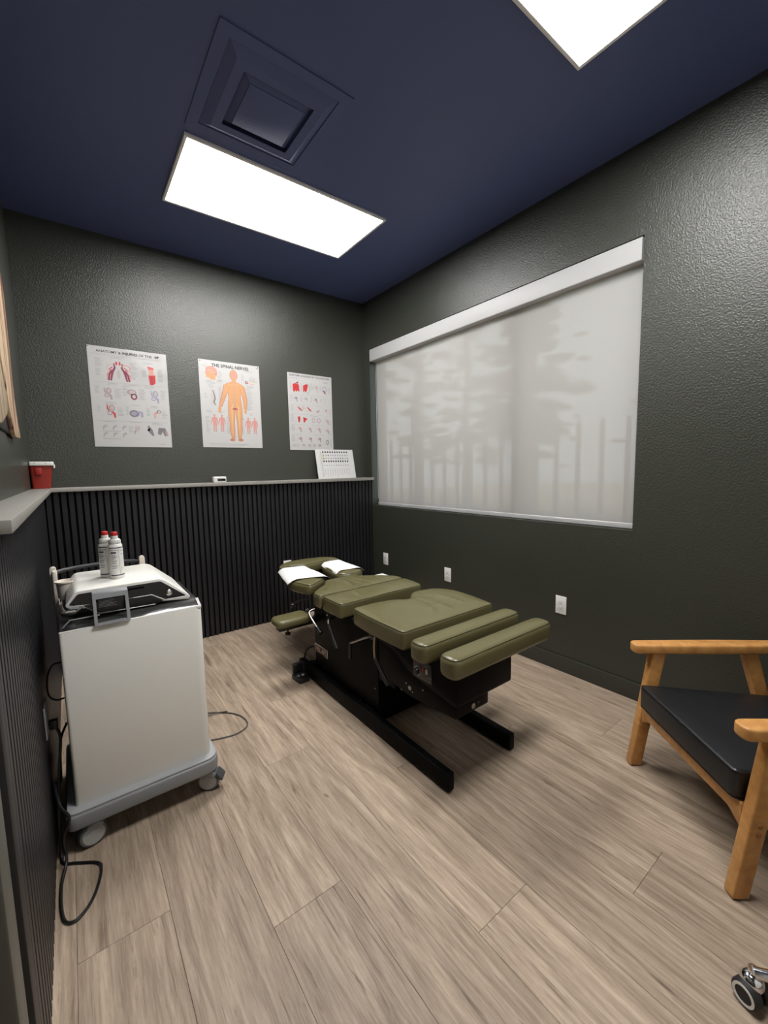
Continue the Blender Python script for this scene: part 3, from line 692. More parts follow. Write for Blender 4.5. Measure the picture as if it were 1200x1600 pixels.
# laminated dot chart leaning on the ledge
AX0, AW, AH = 1.857, .415, .280
t = thing('dot_chart_sheet', 'white laminated sheet with rows of black dots leaning on the ledge', 'sheet', (AX0+AW/2, 3.47, LEDGE))
def fn(u, v, lift):
    k = 1-v/AH; return (AX0+u, 3.462+.060*k-lift, LEDGE+.0015+AH*k*.98)
sheet('sheet', fn, AW, AH, M_PAPER, t, 2, 2, .002)
P = Print(fn)
for r_ in range(5):
    for c in range(11):
        big = r_ < 4
        P.ell(.080+.0262*c, .025+.0295*r_+(.010 if r_ == 4 else 0), .0085 if big else .0045, .0085 if big else .0045, 'printed_dot', M_INK if (r_ in (0, 3) or random.random() < .35) else M_GREYFIG)
        if r_ in (1, 2): P.ell(.0775+.0262*c, .023+.0295*r_, .0055, .0055, 'printed_dot', M_PAPER, .0009)
P.poly(rect(.068, .042, .088, .098), 'yellow_patch', M_YEL, .0004)
for c in range(11):
    v0 = .185; P.poly(rect(.080+.0262*c, v0, .0825+.0262*c, v0+random.uniform(.05, .085)), 'printed_text', M_GREYINK)
P.poly(rect(.052, .02, .055, .265), 'printed_text', M_GREYINK); P.poly(rect(.060, .02, .0625, .265), 'printed_text', M_GREYINK); P.poly(rect(.04, .03, .0415, .20), 'printed_text', M_GREYINK)
P.build(t)

# little white device with dark window on the back ledge
t = thing('small_device', 'tiny white device with a dark window on the back ledge', 'device', (.957, 3.45, LEDGE))
bm = prism_bm(rring(rect(.910, LEDGE+.0015, 1.008, LEDGE+.047), .008, 4), 'y', 3.425, 3.470); bevel(bm, .003, 2); link('body', bm, M_WHITE, t)
box('dark_window', (.940, 3.4225, LEDGE+.012), (1.002, 3.4262, LEDGE+.030), M_GLOSSB, t, r=.001)
box('hinge_groove', (.912, 3.4237, LEDGE+.032), (1.006, 3.4258, LEDGE+.035), M_LGREY, t, r=.0005)
box('battery_foot', (.915, 3.43, LEDGE), (1.003, 3.465, LEDGE+.002), M_GREYP, t, r=.0005)

# sharps container
t = thing('sharps_container', 'red tapered sharps container with white lid in the ledge corner', 'sharps container', (-.135, 3.43, LEDGE))
bm = bmesh.new(); lo = rring(rect(-.182, 3.375, -.093, 3.485), .012, 3); hi = rring(rect(-.188, 3.362, -.076, 3.498), .014, 3)
rings = [[bm.verts.new((p[0], p[1], z)) for p in q] for q, z in ((lo, LEDGE+.001), (lo, LEDGE+.01), (hi, LEDGE+.150))]
for a, b_ in zip(rings, rings[1:]):
    for i in range(len(a)): bm.faces.new((a[i], a[(i+1) % len(a)], b_[(i+1) % len(a)], b_[i]))
bm.faces.new(rings[0]); bm.faces.new(rings[-1]); body = link('body', bm, M_RED, t)
box('moulded_panel', (-.160, 3.3585, LEDGE+.085), (-.128, 3.371, LEDGE+.130), mat('dark_red_plastic', (.30, .02, .015, 1), .4), t, r=.002)
bm = prism_bm(rring(rect(-.1895, 3.352, -.068, 3.505), .014, 4), 'z', LEDGE+.144, LEDGE+.168); bevel(bm, .003, 2); link('lid', bm, M_WHITE, t)
box('lid_tab', (-.070, 3.385, LEDGE+.128), (-.062, 3.420, LEDGE+.150), M_WHITE, t, r=.002)
for k in (-.160, -.105): link('lid_clip', bmesh_ball((k, 3.353, LEDGE+.158), .004), M_LGREY, t)

# live-edge wooden wall plaque on the left wall
t = thing('wooden_wall_plaque', 'live-edge wooden plaque with reddish streaks on the left wall, cut off by the picture edge', 'wall art', (XL, 2.3, 1.5))
def slab(name, pts, x0, x1, m_): return prism(name, [tuple(p) for p in smoothpath(pts, 4, True)], 'x', x0, x1, m_, t, r=.003, smooth=50)
slab('black_backing', [(2.42, 1.508), (2.47, 1.60), (2.46, 1.9), (2.40, 2.2), (2.2, 2.38), (1.4, 2.42), (1.30, 2.0), (1.32, 1.52), (1.9, 1.495), (2.34, 1.498)], XL+.001, XL+.010, M_BLACKP)
slab('wood_slab', [(2.600, 1.497), (2.566, 1.55), (2.522, 1.617), (2.499, 1.725), (2.512, 1.838), (2.522, 1.95), (2.531, 2.061), (2.521, 2.125), (2.45, 2.20), (2.25, 2.30), (2.05, 2.34), (2.04, 2.1), (2.08, 1.90), (2.116, 1.787), (2.167, 1.716), (2.220, 1.641), (2.265, 1.573), (2.357, 1.493), (2.48, 1.488)], XL+.010, XL+.026, M_CEDAR)
slab('ringed_slab', [(2.090, 1.552), (2.131, 1.598), (2.096, 1.646), (2.046, 1.694), (2.024, 1.729), (1.98, 1.85), (2.00, 2.10), (1.90, 2.28), (1.6, 2.32), (1.42, 2.15), (1.40, 1.75), (1.50, 1.54), (1.818, 1.492), (1.959, 1.515)], XL+.0105, XL+.030, M_PALEW)

# ------------------------------------------------------------------ wall outlets
def outlet(c, axis, label, plate_only=False):
    t = thing('wall_outlet', label, 'outlet', c, 0, 'wall outlets')
    d = {'-x': Vector((-1, 0, 0)), '-y': Vector((0, -1, 0)), '+x': Vector((1, 0, 0))}[axis]; s = Vector((0, 1, 0)) if 'x' in axis else Vector((1, 0, 0)); C = Vector(c)
    def bb(name, ds, dz, d0, d1, hs, hz, m_, r, par=None):
        p = C+s*ds+Vector((0, 0, dz)); e = s*hs+Vector((0, 0, hz)); a = p-e+d*d0; b_ = p+e+d*d1
        return box(name, [min(a[i], b_[i]) for i in range(3)], [max(a[i], b_[i]) for i in range(3)], m_, par or t, r=r)
    pl = M_WHITE if axis != '+x' else M_LGREY
    bb('plate', 0, 0, .0003, .006, .036, .058, pl, .002)
    bb('decora_insert', 0, 0, .006, .008, .0168, .0335, mat('outlet_insert', (.66, .65, .63, 1), .4) if axis != '+x' else M_GREYP, .001)
    for k in (-1, 1):
        sk = bb('socket', 0, k*.0165, .008, .0086, .012, .011, M_WHITE if axis != '+x' else M_LGREY, .0003)
        for q in (-1, 1): bb('slot', q*.005, k*.0165+.002, .0086, .0090, .0009, .004, M_INK, 0, sk)
        bb('slot', 0, k*.0165-.006, .0086, .0090, .0018, .0018, M_INK, 0, sk)
    return t
outlet((XR, 3.232, .434), '-x', 'white wall outlet under the window, nearest the slat corner')
outlet((XR, 2.385, .438), '-x', 'white wall outlet under the window, middle one behind the green table')
outlet((XR, 1.388, .434), '-x', 'white wall outlet under the window, nearest the armchair')
outlet((1.499, SLY, .467), '-y', 'white wall outlet on the black slats behind the headrest')
outlet((SLX, 1.845, .455), '+x', 'grey wall outlet on the left slats beside the white machine')

# =================================================================== THERAPY MACHINE
MX0, MX1, MY0, MY1 = -.068, .388, 1.740, 2.200
t = thing('therapy_machine', 'white wheeled therapy machine with black slanted console beside the slat wall', 'machine', (.155, 1.95, 0))
bm = prism_bm(rring(rect(MX0, MY0, MX1, MY1), [.012, .03, .03, .012], 5), 'z', .150, .787); bevel(bm, .003, 2, 60); body = link('body', bm, M_WHITEM, t)
box('top_rim', (MX0+.002, MY0+.001, .780), (MX1-.002, MY0+.010, .7915), mat('bright_white', (.8, .8, .76, 1), .3), t, r=.003)
# base skirt
base = rring(rect(MX0-.030, 1.702, MX1+.024, MY1+.04), [.03, .06, .05, .05], 6)
bm = prism_bm(base, 'z', .093, .150); bevel(bm, .010, 3, 50); link('base_skirt', bm, mat('skirt_grey', (.23, .24, .25, 1), .38), t)
bm = prism_bm(rring(rect(MX0-.026, 1.708, MX1+.020, MY1+.035), [.03, .055, .05, .05], 6), 'z', .1502, .158); bevel(bm, .003, 2, 50); link('base_ledge', bm, mat('pale_grey_plastic', (.36, .37, .38, 1), .4), t)
# dark console wedge
prism('console', [(1.7505, .789), (1.790, .804), (1.815, .806), (2.150, .806), (2.180, .789)], 'x', MX0+.006, MX1-.004, M_SMOKE, t, r=.004)
prism('console_trim', [(1.7462, .7905), (1.7490, .7905), (1.795, .808), (1.7935, .8095)], 'x', MX1-.012, MX1-.002, M_LGREY, t)
# white cap with black fascia
cap = rring([(-.046, .860), (-.012, .908), (.262, .908), (.362, .818), (.355, .806), (-.030, .846)], [.012, .014, .02, .008, .004, .008], 4)
bm = prism_bm(cap, 'y', 1.808, 2.165); bevel(bm, .003, 2, 50); link('cap', bm, M_CREAM if False else M_WHITEM, t)
fas = rring([(-.034, .863), (-.006, .898), (.257, .898), (.345, .824), (.262, .824), (.222, .852), (.02, .855)], .006, 3)
prism('fascia', fas, 'y', 1.8045, 1.8082, M_GLOSSB, t)
prism('touch_screen', [(.008, .853), (.220, .849), (.260, .822), (.235, .812), (.052, .815)], 'y', 1.800, 1.8043, M_GLOSSB, t)
def stroke(pts, wd=.0028, nm='white_outline'):
    b = bmesh.new(); tube_bm(b, [(p[0], 1.7995, p[1]) for p in pts], wd/2, 5); return link(nm, b, M_WHITE, t)
stroke([(.000, .858), (.052, .817), (.232, .813)]); stroke([(.16, .853), (.224, .852), (.268, .823), (.345, .822)])
stroke([(-.036, .858), (.03, .857)])
lathe('power_button', [(.0125, 0), (.0125, -.004), (.010, -.006), (.001, -.006)], (.283, 1.8045, .848), M_CHROME, t, axis='y', seg=20)
box('cap_slot', (.05, 1.8035, .882), (.20, 1.8047, .889), M_BLACKM, t, r=.0005)
# handpiece bracket: grey frame leaning on the console with a rating label
def fr(x0, z0, x1, z1, yb, yt, wd, th, m_):
    b = bmesh.new(); zz = lambda z: yb+(yt-yb)*(z-z0)/(z1-z0)
    def bar(xa, za, xb, zb):
        vs = []
        for x in (xa, xb):
            for z in (za, zb):
                for q in (0, th): vs.append(b.verts.new((x, zz(z)-q, z)))
        for f in ((0, 1, 3, 2), (4, 6, 7, 5), (0, 4, 5, 1), (2, 3, 7, 6), (0, 2, 6, 4), (1, 5, 7, 3)): b.faces.new([vs[i] for i in f])
    bar(x0, z0, x0+wd, z1); bar(x1-wd, z0, x1, z1); bar(x0+wd, z0, x1-wd, z0+wd*.7); bar(x0+wd, z1-wd*1.5, x1-wd, z1)
    return b, zz
b, zz = fr(.034, .792, .142, .895, 1.742, 1.775, .010, .012, None)
link('bracket', b, M_GREYP, t, smooth=0)
prism('bracket_lip', [(1.774, .893), (1.80, .899), (1.80, .904), (1.768, .902), (1.762, .893)], 'x', .034, .142, M_GREYP, t, r=.002)
lab = box('rating_plate', (.046, 1.7635, .842), (.130, 1.7655, .880), M_BLACKP, t, r=.0005)
for k in range(6): box('rating_text', (.052, 1.7628, .848+.005*k), (.052+random.uniform(.04, .07), 1.7634, .8492+.005*k), M_GREYINK, lab, r=0, smooth=0)
# handpiece cradle, hook and cup on the left
prism('cradle', [(1.752, .792), (1.79, .812), (1.84, .818), (1.84, .805), (1.79, .803)], 'x', MX0+.004, -.02, M_BLACKP, t, r=.003)
prism('cradle_rim', rring([(MX0+.004, .793), (-.035, .822), (.052, .822), (.052, .819), (-.033, .819), (MX0+.010, .793)], .001, 2), 'y', 1.764, 1.770, M_GREYP, t)
tube('hook', smoothpath([(-.056, 1.80, .846), (-.05, 1.775, .842), (-.02, 1.77, .842), (.0, 1.79, .850)], 6), .005, M_BLACKP, t)
lathe('hook_tip', [(.001, 0), (.006, .002), (.006, .03), (.001, .032)], (-.046, 1.771, .851), M_CHROME, t, axis='x', seg=12)
lathe('cup', [(.028, .836), (.032, .895), (.036, .897), (.036, .902), (.029, .902), (.026, .89)], (-.040, 2.06, 0), M_CREAM, t, seg=24)
# rear push handle
for x_, h in ((-.082, .938), (.243, .940)):
    prism('handle_post', rring(rect(x_-.010, 0.5, x_+.010, 0.5+.03), .009, 4) if False else rring([(x_-.011, .80), (x_+.011, .80), (x_+.011, h), (x_-.011, h)], [.002, .002, .011, .011], 5), 'y', 2.190, 2.214, M_CREAM, t, r=.003)
tube('push_bar', smoothpath([(-.082, 2.200, .910), (-.04, 2.235, .914), (.05, 2.25, .917), (.14, 2.25, .917), (.21, 2.235, .914), (.243, 2.200, .910)], 6), .0085, M_DGREY, t, seg=10)
box('rear_housing', (MX0+.004, 2.181, .785), (MX1-.02, 2.1995, .800), M_DGREY, t, r=.004)
box('side_bracket', (MX0-.016, 2.16, .60), (MX0-.0005, 2.205, .925), M_CREAM, t, r=.005)
# casters
def caster(cx, cy, rot, brake):
    c = thing_local = []
    R = .044
    a = lathe('caster_wheel', [(.010, -.022), (R-.004, -.022), (R, -.017), (R, .017), (R-.004, .022), (.010, .022)], (0, 0, R+.0005), mat('tyre_grey', (.13, .135, .14, 1), .5), t, axis='y', seg=28)
    b = lathe('wheel_disc', [(.034, -.0245), (.032, -.0215), (.032, .0215), (.034, .0245)], (0, 0, R+.0005), mat('pale_wheel_disc', (.36, .36, .34, 1), .5), a, axis='y', seg=28)
    h = prism('caster_fork', [(-.030, .052), (-.016, .084), (.016, .088), (.034, .072), (.024, .058), (0, .06)], 'y', -.026, .026, M_GREYP, t, r=.004)
    s_ = lathe('caster_stem', [(.012, .078), (.012, .094)], (0, 0, 0), M_DGREY, t, seg=14)
    objs = [a, b, h, s_]
    if brake:
        k = prism('brake_pedal', [(.024, .060), (.056, .042), (.060, .048), (.034, .078)], 'y', -.024, .024, M_DGREY, t, r=.002); k2 = box('brake_mark', (.014, -.012, .0845), (.028, .012, .0885), M_WHITE, k, r=.001)
        objs += [k, k2]
    mx = Matrix.Translation((cx, cy, 0)) @ Matrix.Rotation(rot, 4, 'Z')
    base_v = BASE[t]
    for o in objs:
        # parts were linked as world-minus-base with base subtracted; rebuild around the caster's own place
        o.data.transform(Matrix.Translation(-base_v) @ mx @ Matrix.Translation(base_v))
caster(-.030, 1.742, math.radians(12), False)
caster(.376, 1.752, math.radians(-30), True)
caster(-.03, 2.19, math.radians(20), False); caster(.35, 2.19, math.radians(20), False)

# bottles on the machine
def bottle(x, y, rot, label):
    t = thing('gel_bottle', label, 'bottle', (x, y, .9085), rot, 'white bottles on the machine')
    lathe('body', [(.023, 0), (.0255, .003), (.0255, .120), (.0245, .132), (.020, .138)], (0, 0, 0), M_WHITE, t, seg=28)
    lathe('collar', [(.0205, .136), (.0215, .139), (.0215, .150), (.017, .156)], (0, 0, 0), mat('grey_collar', (.60, .60, .58, 1), .4), t, seg=28)
    lathe('nozzle', [(.0125, .155), (.0125, .168), (.010, .170)], (0, 0, 0), M_WHITE, t, seg=20)
    lathe('cap', [(.0105, .168), (.012, .170), (.0115, .181), (.009, .184), (.001, .1845)], (0, 0, 0), M_REDC, t, seg=20)
    def band(z0, z1, a0, a1, nm, m_, r=.02565):
        b = bmesh.new(); n = max(3, int((a1-a0)*8)); vs = [(b.verts.new((r*math.cos(a0+(a1-a0)*k/n), r*math.sin(a0+(a1-a0)*k/n), z0)), b.verts.new((r*math.cos(a0+(a1-a0)*k/n), r*math.sin(a0+(a1-a0)*k/n), z1))) for k in range(n+1)]
        for p, q in zip(vs, vs[1:]): b.faces.new((p[0], q[0], q[1], p[1]))
        return link(nm, b, m_, t, smooth=60)
    ink = mat('navy_ink', (.02, .025, .06, 1), .5)
    band(.121, .1245, -2.6, -.3, 'label_band', ink); band(.012, .016, -2.6, -.3, 'label_band', ink)
    band(.101, .107, -2.35, -1.6, 'label_logo', ink)
    for k, (z, a0, a1) in enumerate(((.112, -2.4, -1.3), (.092, -2.3, -1.7), (.086, -2.3, -1.5), (.080, -2.3, -1.75), (.070, -2.3, -1.6), (.062, -2.3, -1.7), (.05, -2.3, -1.5), (.042, -2.3, -1.6), (.110, -.95, -.5), (.095, -.95, -.6), (.04, -1.1, -.95), (.034, -1.1, -.95))):
        band(z, z+.0022, a0, a1, 'label_text', mat('grey_label_ink', (.12, .12, .15, 1), .5))
    # white bead of light-blue wave line
    b = bmesh.new(); tube_bm(b, [(.0257*math.cos(a), .0257*math.sin(a), z) for a, z in ((-1.2, .118), (-1.35, .095), (-1.2, .070), (-1.3, .045), (-1.2, .02))], .0006, 4); link('label_wave', b, M_LAV, t)
bottle(.1265, 1.945, 0.05, 'white bottle with red cap on the machine, the nearer right one of two')
bottle(.098, 1.995, -.35, 'white bottle with red cap on the machine, the left one partly behind the other')

# cables
def on_floor(pts, r=.0035): return [(p[0], p[1], p[2] if len(p) > 2 else r+.0005) for p in pts]
pw = thing('power_cord', 'black power cord looping over the floor beside the slat wall', 'cord', (-.08, 1.6, 0))
tube('cable', smoothpath([(-.112, 1.835, .435), (-.095, 1.84, .38), (-.108, 1.80, .26), (-.118, 1.76, .12), (-.118, 1.735, .02), (-.113, 1.700, .0045), (-.075, 1.672, .0045), (-.022, 1.632, .0045), (-.013, 1.596, .0045), (-.022, 1.545, .0045), (-.045, 1.485, .0045), (-.080, 1.448, .0045), (-.108, 1.462, .0045), (-.119, 1.530, .0045), (-.118, 1.61, .006), (-.104, 1.672, .03), (-.106, 1.692, .10), (-.086, 1.688, .165), (-.108, 1.705, .21), (-.122, 1.80, .24), (-.112, 1.93, .16), (-.108, 2.05, .25), (-.083, 2.10, .30)], 7), .0046, M_BLACKP, pw, seg=7)
box('plug', (SLX+.0095, 1.828, .420), (SLX+.036, 1.852, .452), M_BLACKP, pw, r=.005)
gc = thing('floor_cord', 'thin dark grey cord looping on the floor right of the machine', 'cord', (.55, 2.15, 0))
tube('cable', smoothpath(on_floor([(.30, 2.27), (.40, 2.34), (.512, 2.322), (.60, 2.255), (.645, 2.18), (.653, 2.10), (.625, 2.055), (.56, 2.040), (.47, 2.065), (.40, 2.10)]), 7), .0038, M_CORDG, gc, seg=7)
tube('cable_end', smoothpath(on_floor([(.30, 2.22), (.42, 2.27), (.53, 2.285), (.60, 2.262)], .0095), 6), .0030, M_CORDG, gc, seg=7)
wc = thing('wall_cable', 'thin black cable curving from the machine side towards the slats', 'cord', (-.1, 1.9, .4))
tube('cable', smoothpath([(-.068, 1.93, .62), (-.098, 1.90, .63), (-.115, 1.87, .60), (-.116, 1.86, .54), (-.100, 1.89, .50), (-.075, 1.91, .49)], 7), .003, M_BLACKP, wc, seg=6)
tube('strain_relief', [(-.070, 1.91, .49), (-.0685, 1.91, .49)], .006, M_DGREY, wc, seg=10)

# =================================================================== ADJUSTING TABLE
t = thing('chiropractic_table', 'olive green vinyl adjusting table on a black steel base', 'treatment table', (1.38, 1.9, 0))
TBL = t
# floor beams
for xa in (1.127, 1.530):
    bm_ = box('floor_beam', (xa, 1.102, .010), (xa+.036, 2.46, .084), M_BLACKM, t, r=.003)
    for yy in (1.135, 2.42): lathe('levelling_foot', [(.014, 0), (.014, .005), (.006, .007), (.006, .0105)], (xa+.018, yy, 0), M_STEEL, bm_, seg=16)
box('cross_beam', (1.1635, 2.30, .015), (1.5295, 2.38, .080), M_BLACKM, t, r=.003)
box('cross_beam', (1.1635, 1.68, .015), (1.5295, 1.74, .080), M_BLACKM, t, r=.003)
# pedestal
ped = prism('pedestal', rring(rect(1.172, 1.632, 1.52, 2.312), .006, 2), 'z', .03, .500, M_BLACKM, t)
box('pedestal_skirt', (1.176, 1.50, .26), (1.515, 1.6315, .50), M_BLACKM, t, r=.004)
for (yy, zz_) in ((2.20, .105), (1.80, .075), (1.66, .20), (2.28, .40)): link('screw', bmesh_ball((1.1715, yy, zz_), .0035, (.5, 1, 1)), M_STEEL, ped)
# name plate
npz = box('name_plate', (1.1695, 2.150, .176), (1.1718, 2.311, .231), M_CHROME, t, r=.0005)
box('plate_field', (1.1688, 2.1545, .1805), (1.1694, 2.3065, .2265), mat('maroon_plate', (.045, .020, .018, 1), .35), npz, r=0)
P = Print(lambda u, v, lift: (1.1687-lift, 2.3035-u, .2245-v))
P.text('HILL AFT', .006, .006, .136, .031, 'plate_lettering', mat('plate_silver', (.55, .45, .40, 1), .4), bold=.015)
P.build(npz)
# upper carriage under the chest pads
box('carriage', (1.20, 1.66, .500), (1.60, 2.36, .522), M_BLACKM, t, r=.004)
box('carriage_rail', (1.185, 1.55, .470), (1.225, 2.28, .505), M_BLACKP, t, r=.004)
# leg section housing
hs = prism('leg_housing', rring([(1.085, .358), (1.085, .525), (1.62, .525), (1.62, .47), (1.487, .462), (1.383, .396), (1.24, .376)], [.02, .004, .004, .02, .05, .05, .03], 5), 'x', 1.168, 1.512, M_BLACKM, t, r=.004)
prism('lower_housing', rring([(1.100, .302), (1.100, .357), (1.24, .375), (1.38, .394), (1.48, .46), (1.62, .46), (1.62, .30), (1.40, .275)], [.012, .004, .02, .03, .03, .004, .02, .05], 4), 'x', 1.175, 1.372, M_BLACKM, t, r=.003)
cp = box('control_panel', (1.1645, 1.233, .398), (1.1678, 1.352, .482), mat('panel_black', (.012, .012, .013, 1), .3), t, r=.001)
lathe('dial_scale', [(.023, 0), (.023, -.0012)], (1.1645, 1.322, .430), M_GREYP, cp, axis='x', seg=24)
lathe('dial_knob', [(.0155, 0), (.0145, -.012), (.011, -.016), (.001, -.016)], (1.1633, 1.322, .430), M_BLACKP, cp, axis='x', seg=18)
box('red_switch', (1.1615, 1.279, .436), (1.1645, 1.292, .458), mat('switch_red', (.30, .03, .03, 1), .4), cp, r=.001)
box('white_switch', (1.1615, 1.255, .436), (1.1645, 1.270, .458), mat('switch_grey', (.40, .38, .35, 1), .4), cp, r=.001)
for k, (yy, zz_, l) in enumerate(((1.33, .470, .02), (1.28, .466, .02), (1.255, .424, .02), (1.32, .403, .012), (1.25, .405, .006))): box('panel_text', (1.1638, yy-l, zz_), (1.1645, yy, zz_+.002), M_GREYINK, cp, r=0, smooth=0)
for (yy, zz_) in ((1.385, .318), (1.415, .330), (1.37, .305), (1.45, .285), (1.30, .345)): link('bolt', bmesh_ball((1.1745, yy, zz_), .004, (.5, 1, 1)), M_STEEL, t)
lathe('lock_ring', [(.0105, 0), (.0105, -.003), (.006, -.003), (.006, -.001)], (1.1755, 1.388, .318), M_STEEL, t, axis='x', seg=16)
lathe('lock_ring', [(.011, 0), (.011, -.003), (.006, -.003), (.006, -.001)], (1.275, 1.1005, .328), M_STEEL, t, axis='y', seg=16)
link('bolt', bmesh_ball((1.31, 1.100, .331), .0035, (1, .5, 1)), M_STEEL, t)
# pads
def pad(nm, outline, z0, z1, r=.022, crown=.006, tilt=None, pipe=True, folds=()):
    o = cushion(nm, outline, z0, z1, M_OLIVE, t, r, crown, tilt=tilt, folds=folds)
    if pipe: piping(outline, z1-r*.29, .0021, r*.29, M_OLIVE2, o, tilt)
    return o
leg_out = lambda y0, y1: rring(rect(1.072, y0, 1.724, y1), .045, 7)
pad('leg_pad', leg_out(1.010, 1.110), .524, .612, .026)
pad('leg_pad', leg_out(1.180, 1.282), .524, .612, .026)
pel = [(1.100, 1.340), (1.708, 1.340), (1.735, 1.50), (1.735, 1.66), (1.68, 1.745), (1.56, 1.775), (1.50, 1.755), (1.440, 1.690), (1.415, 1.690), (1.36, 1.735), (1.25, 1.757), (1.105, 1.757), (1.095, 1.60)]
pad('pelvic_pad', rring(pel, [.025, .025, .05, .06, .05, .04, .03, .02, .02, .04, .05, .03, .05], 5), .526, .616, .016, .007, folds=[ridge(p, a_, w_) for p, a_, w_ in (([(1.44, 1.70), (1.47, 1.60), (1.47, 1.42)], .013, .016), ([(1.41, 1.69), (1.41, 1.56), (1.37, 1.42)], .011, .014), ([(1.50, 1.69), (1.57, 1.60), (1.59, 1.44)], .010, .014), ([(1.24, 1.38), (1.14, 1.45), (1.13, 1.55)], .002, .02))])
ch1 = [(1.118, 1.893), (1.36, 1.893), (1.47, 1.900), (1.715, 1.893), (1.735, 1.98), (1.735, 2.098), (1.115, 2.098)]
pad('chest_pad', rring(ch1, [.03, .05, .05, .03, .04, .02, .03], 5), .508, .596, .016, .005, folds=[ridge(p, a_, w_) for p, a_, w_ in (([(1.32, 2.09), (1.30, 2.02), (1.29, 1.95)], .008, .012), ([(1.60, 2.08), (1.58, 2.03), (1.58, 1.97)], .008, .011), ([(1.63, 2.08), (1.62, 2.03), (1.63, 1.98)], .006, .010), ([(1.16, 2.0), (1.19, 1.95), (1.26, 1.91)], .003, .014))])
ch2 = [(1.105, 2.102), (1.735, 2.102), (1.740, 2.17), (1.66, 2.28), (1.56, 2.34), (1.50, 2.400), (1.30, 2.400), (1.26, 2.32), (1.17, 2.25), (1.105, 2.19)]
pad('chest_pad_upper', rring(ch2, [.02, .02, .03, .05, .03, .03, .03, .03, .05, .03], 5), .512, .596, .020, .005, folds=[ridge(p, a_, w_) for p, a_, w_ in (([(1.32, 2.36), (1.30, 2.27), (1.20, 2.15)], .010, .014), ([(1.46, 2.36), (1.48, 2.25), (1.54, 2.13)], .008, .012), ([(1.38, 2.36), (1.38, 2.25), (1.36, 2.13)], .008, .012), ([(1.42, 2.36), (1.43, 2.25), (1.44, 2.14)], .007, .012))])
# headrest: two face pads and a crown pad
def tl(bm): pass
hl = [(1.165, 2.330), (1.270, 2.395), (1.335, 2.445), (1.375, 2.62), (1.355, 2.80), (1.250, 2.88), (1.170, 2.80), (1.110, 2.52)]
hr = [(1.440, 2.440), (1.545, 2.400), (1.640, 2.435), (1.690, 2.58), (1.685, 2.80), (1.615, 2.88), (1.495, 2.80), (1.455, 2.62)]
pad('face_pad', rring(hl, .05, 5), .520, .600, .030, .008)
pad('face_pad', rring(hr, .05, 5), .520, .604, .030, .008)
crown = [(1.185, 2.83), (1.265, 2.895), (1.370, 2.845), (1.485, 2.845), (1.60, 2.895), (1.690, 2.83), (1.705, 2.93), (1.62, 3.02), (1.46, 3.055), (1.32, 3.04), (1.215, 2.96)]
pad('crown_pad', rring(crown, .04, 5), .530, .612, .030, .006)
box('head_frame', (1.24, 2.34, .492), (1.62, 2.94, .519), M_BLACKM, t, r=.004)
tube('head_clamp', smoothpath([(1.17, 2.36, .50), (1.13, 2.42, .485), (1.10, 2.46, .46)], 5), .007, M_BLACKP, t)
lathe('clamp_knob', [(.012, -.02), (.016, -.012), (.016, .008), (.008, .014)], (1.10, 2.465, .45), M_BLACKP, t, seg=12)
# arm rests: one each side on a hinged arm
def armrest(sx, x0, x1, y0, y1, z):
    ol = rring(rect(min(x0, x1), y0, max(x0, x1), y1), .045, 6)
    o = pad('arm_pad', ol, z-.050, z, .022, .004, pipe=False)
    box('arm_bar', (min(x0, x1)+.02, (y0+y1)/2-.04, z-.072), (max(x0, x1)+(.04 if sx < 0 else -.02), (y0+y1)/2+.02, z-.0515), M_BLACKP, t, r=.003)
    return o
armrest(-1, .915, 1.140, 2.265, 2.410, .432)
armrest(1, 1.74, 1.93, 2.43, 2.58, .500)
tube('arm_link', [(1.13, 2.30, .37), (1.19, 2.30, .42), (1.22, 2.30, .50)], .012, M_BLACKP, t)
tube('arm_link', [(1.76, 2.48, .44), (1.68, 2.44, .45), (1.60, 2.36, .505)], .012, M_BLACKP, t)
tube('arm_knob_stem', [(1.00, 2.33, .362), (1.00, 2.33, .335)], .006, M_BLACKP, t)
lathe('arm_knob', [(.010, .318), (.019, .322), (.019, .334), (.008, .338)], (1.00, 2.33, 0), M_BLACKP, t, seg=6)
# levers
def lever(rod, grip, rr=.0055, gr=.010, nm='lever'):
    o = tube(nm, smoothpath(rod, 5) if len(rod) > 2 else rod, rr, M_STEEL if nm == 'lever' else mat('warm_steel', (.42, .36, .30, 1), .35, metal=1), t, seg=10)
    if grip: tube('grip', grip, gr, M_BLACKP, o, seg=10)
lever([(1.165, 2.29, .455), (1.12, 2.274, .440), (1.118, 2.16, .378)], [(1.118, 2.17, .383), (1.118, 2.128, .360)], .006, .013)
lever([(1.20, 2.05, .468), (1.13, 2.046, .466), (1.118, 2.025, .44)], [(1.118, 2.030, .446), (1.117, 1.943, .331)], .006, .0105)
lever([(1.19, 1.665, .476), (1.13, 1.68, .474), (1.120, 1.80, .410)], [(1.120, 1.803, .412), (1.120, 1.812, .322)], .006, .009)
lever([(1.16, 1.60, .530), (1.12, 1.582, .505), (1.12, 1.585, .415), (1.12, 1.575, .400)], [(1.12, 1.578, .405), (1.117, 1.480, .312)], .0058, .009, 'bent_lever')
lathe('pivot_disc', [(.020, 0), (.020, .012), (.010, .016)], (1.165, 1.675, .476), M_DGREY, t, axis='x', seg=18)
for (yy, zz_) in ((2.31, .455), (2.33, .445), (2.06, .49)): link('cam_nut', bmesh_ball((1.13, yy, zz_), .009), M_STEEL, t)
# floor power cord of the table
tube('supply_cord', smoothpath([(1.25, 2.315, .16), (1.20, 2.40, .165), (1.165, 2.425, .14), (1.15, 2.43, .09), (1.16, 2.47, .03), (1.25, 2.52, .008)], 6), .006, M_BLACKP, t)

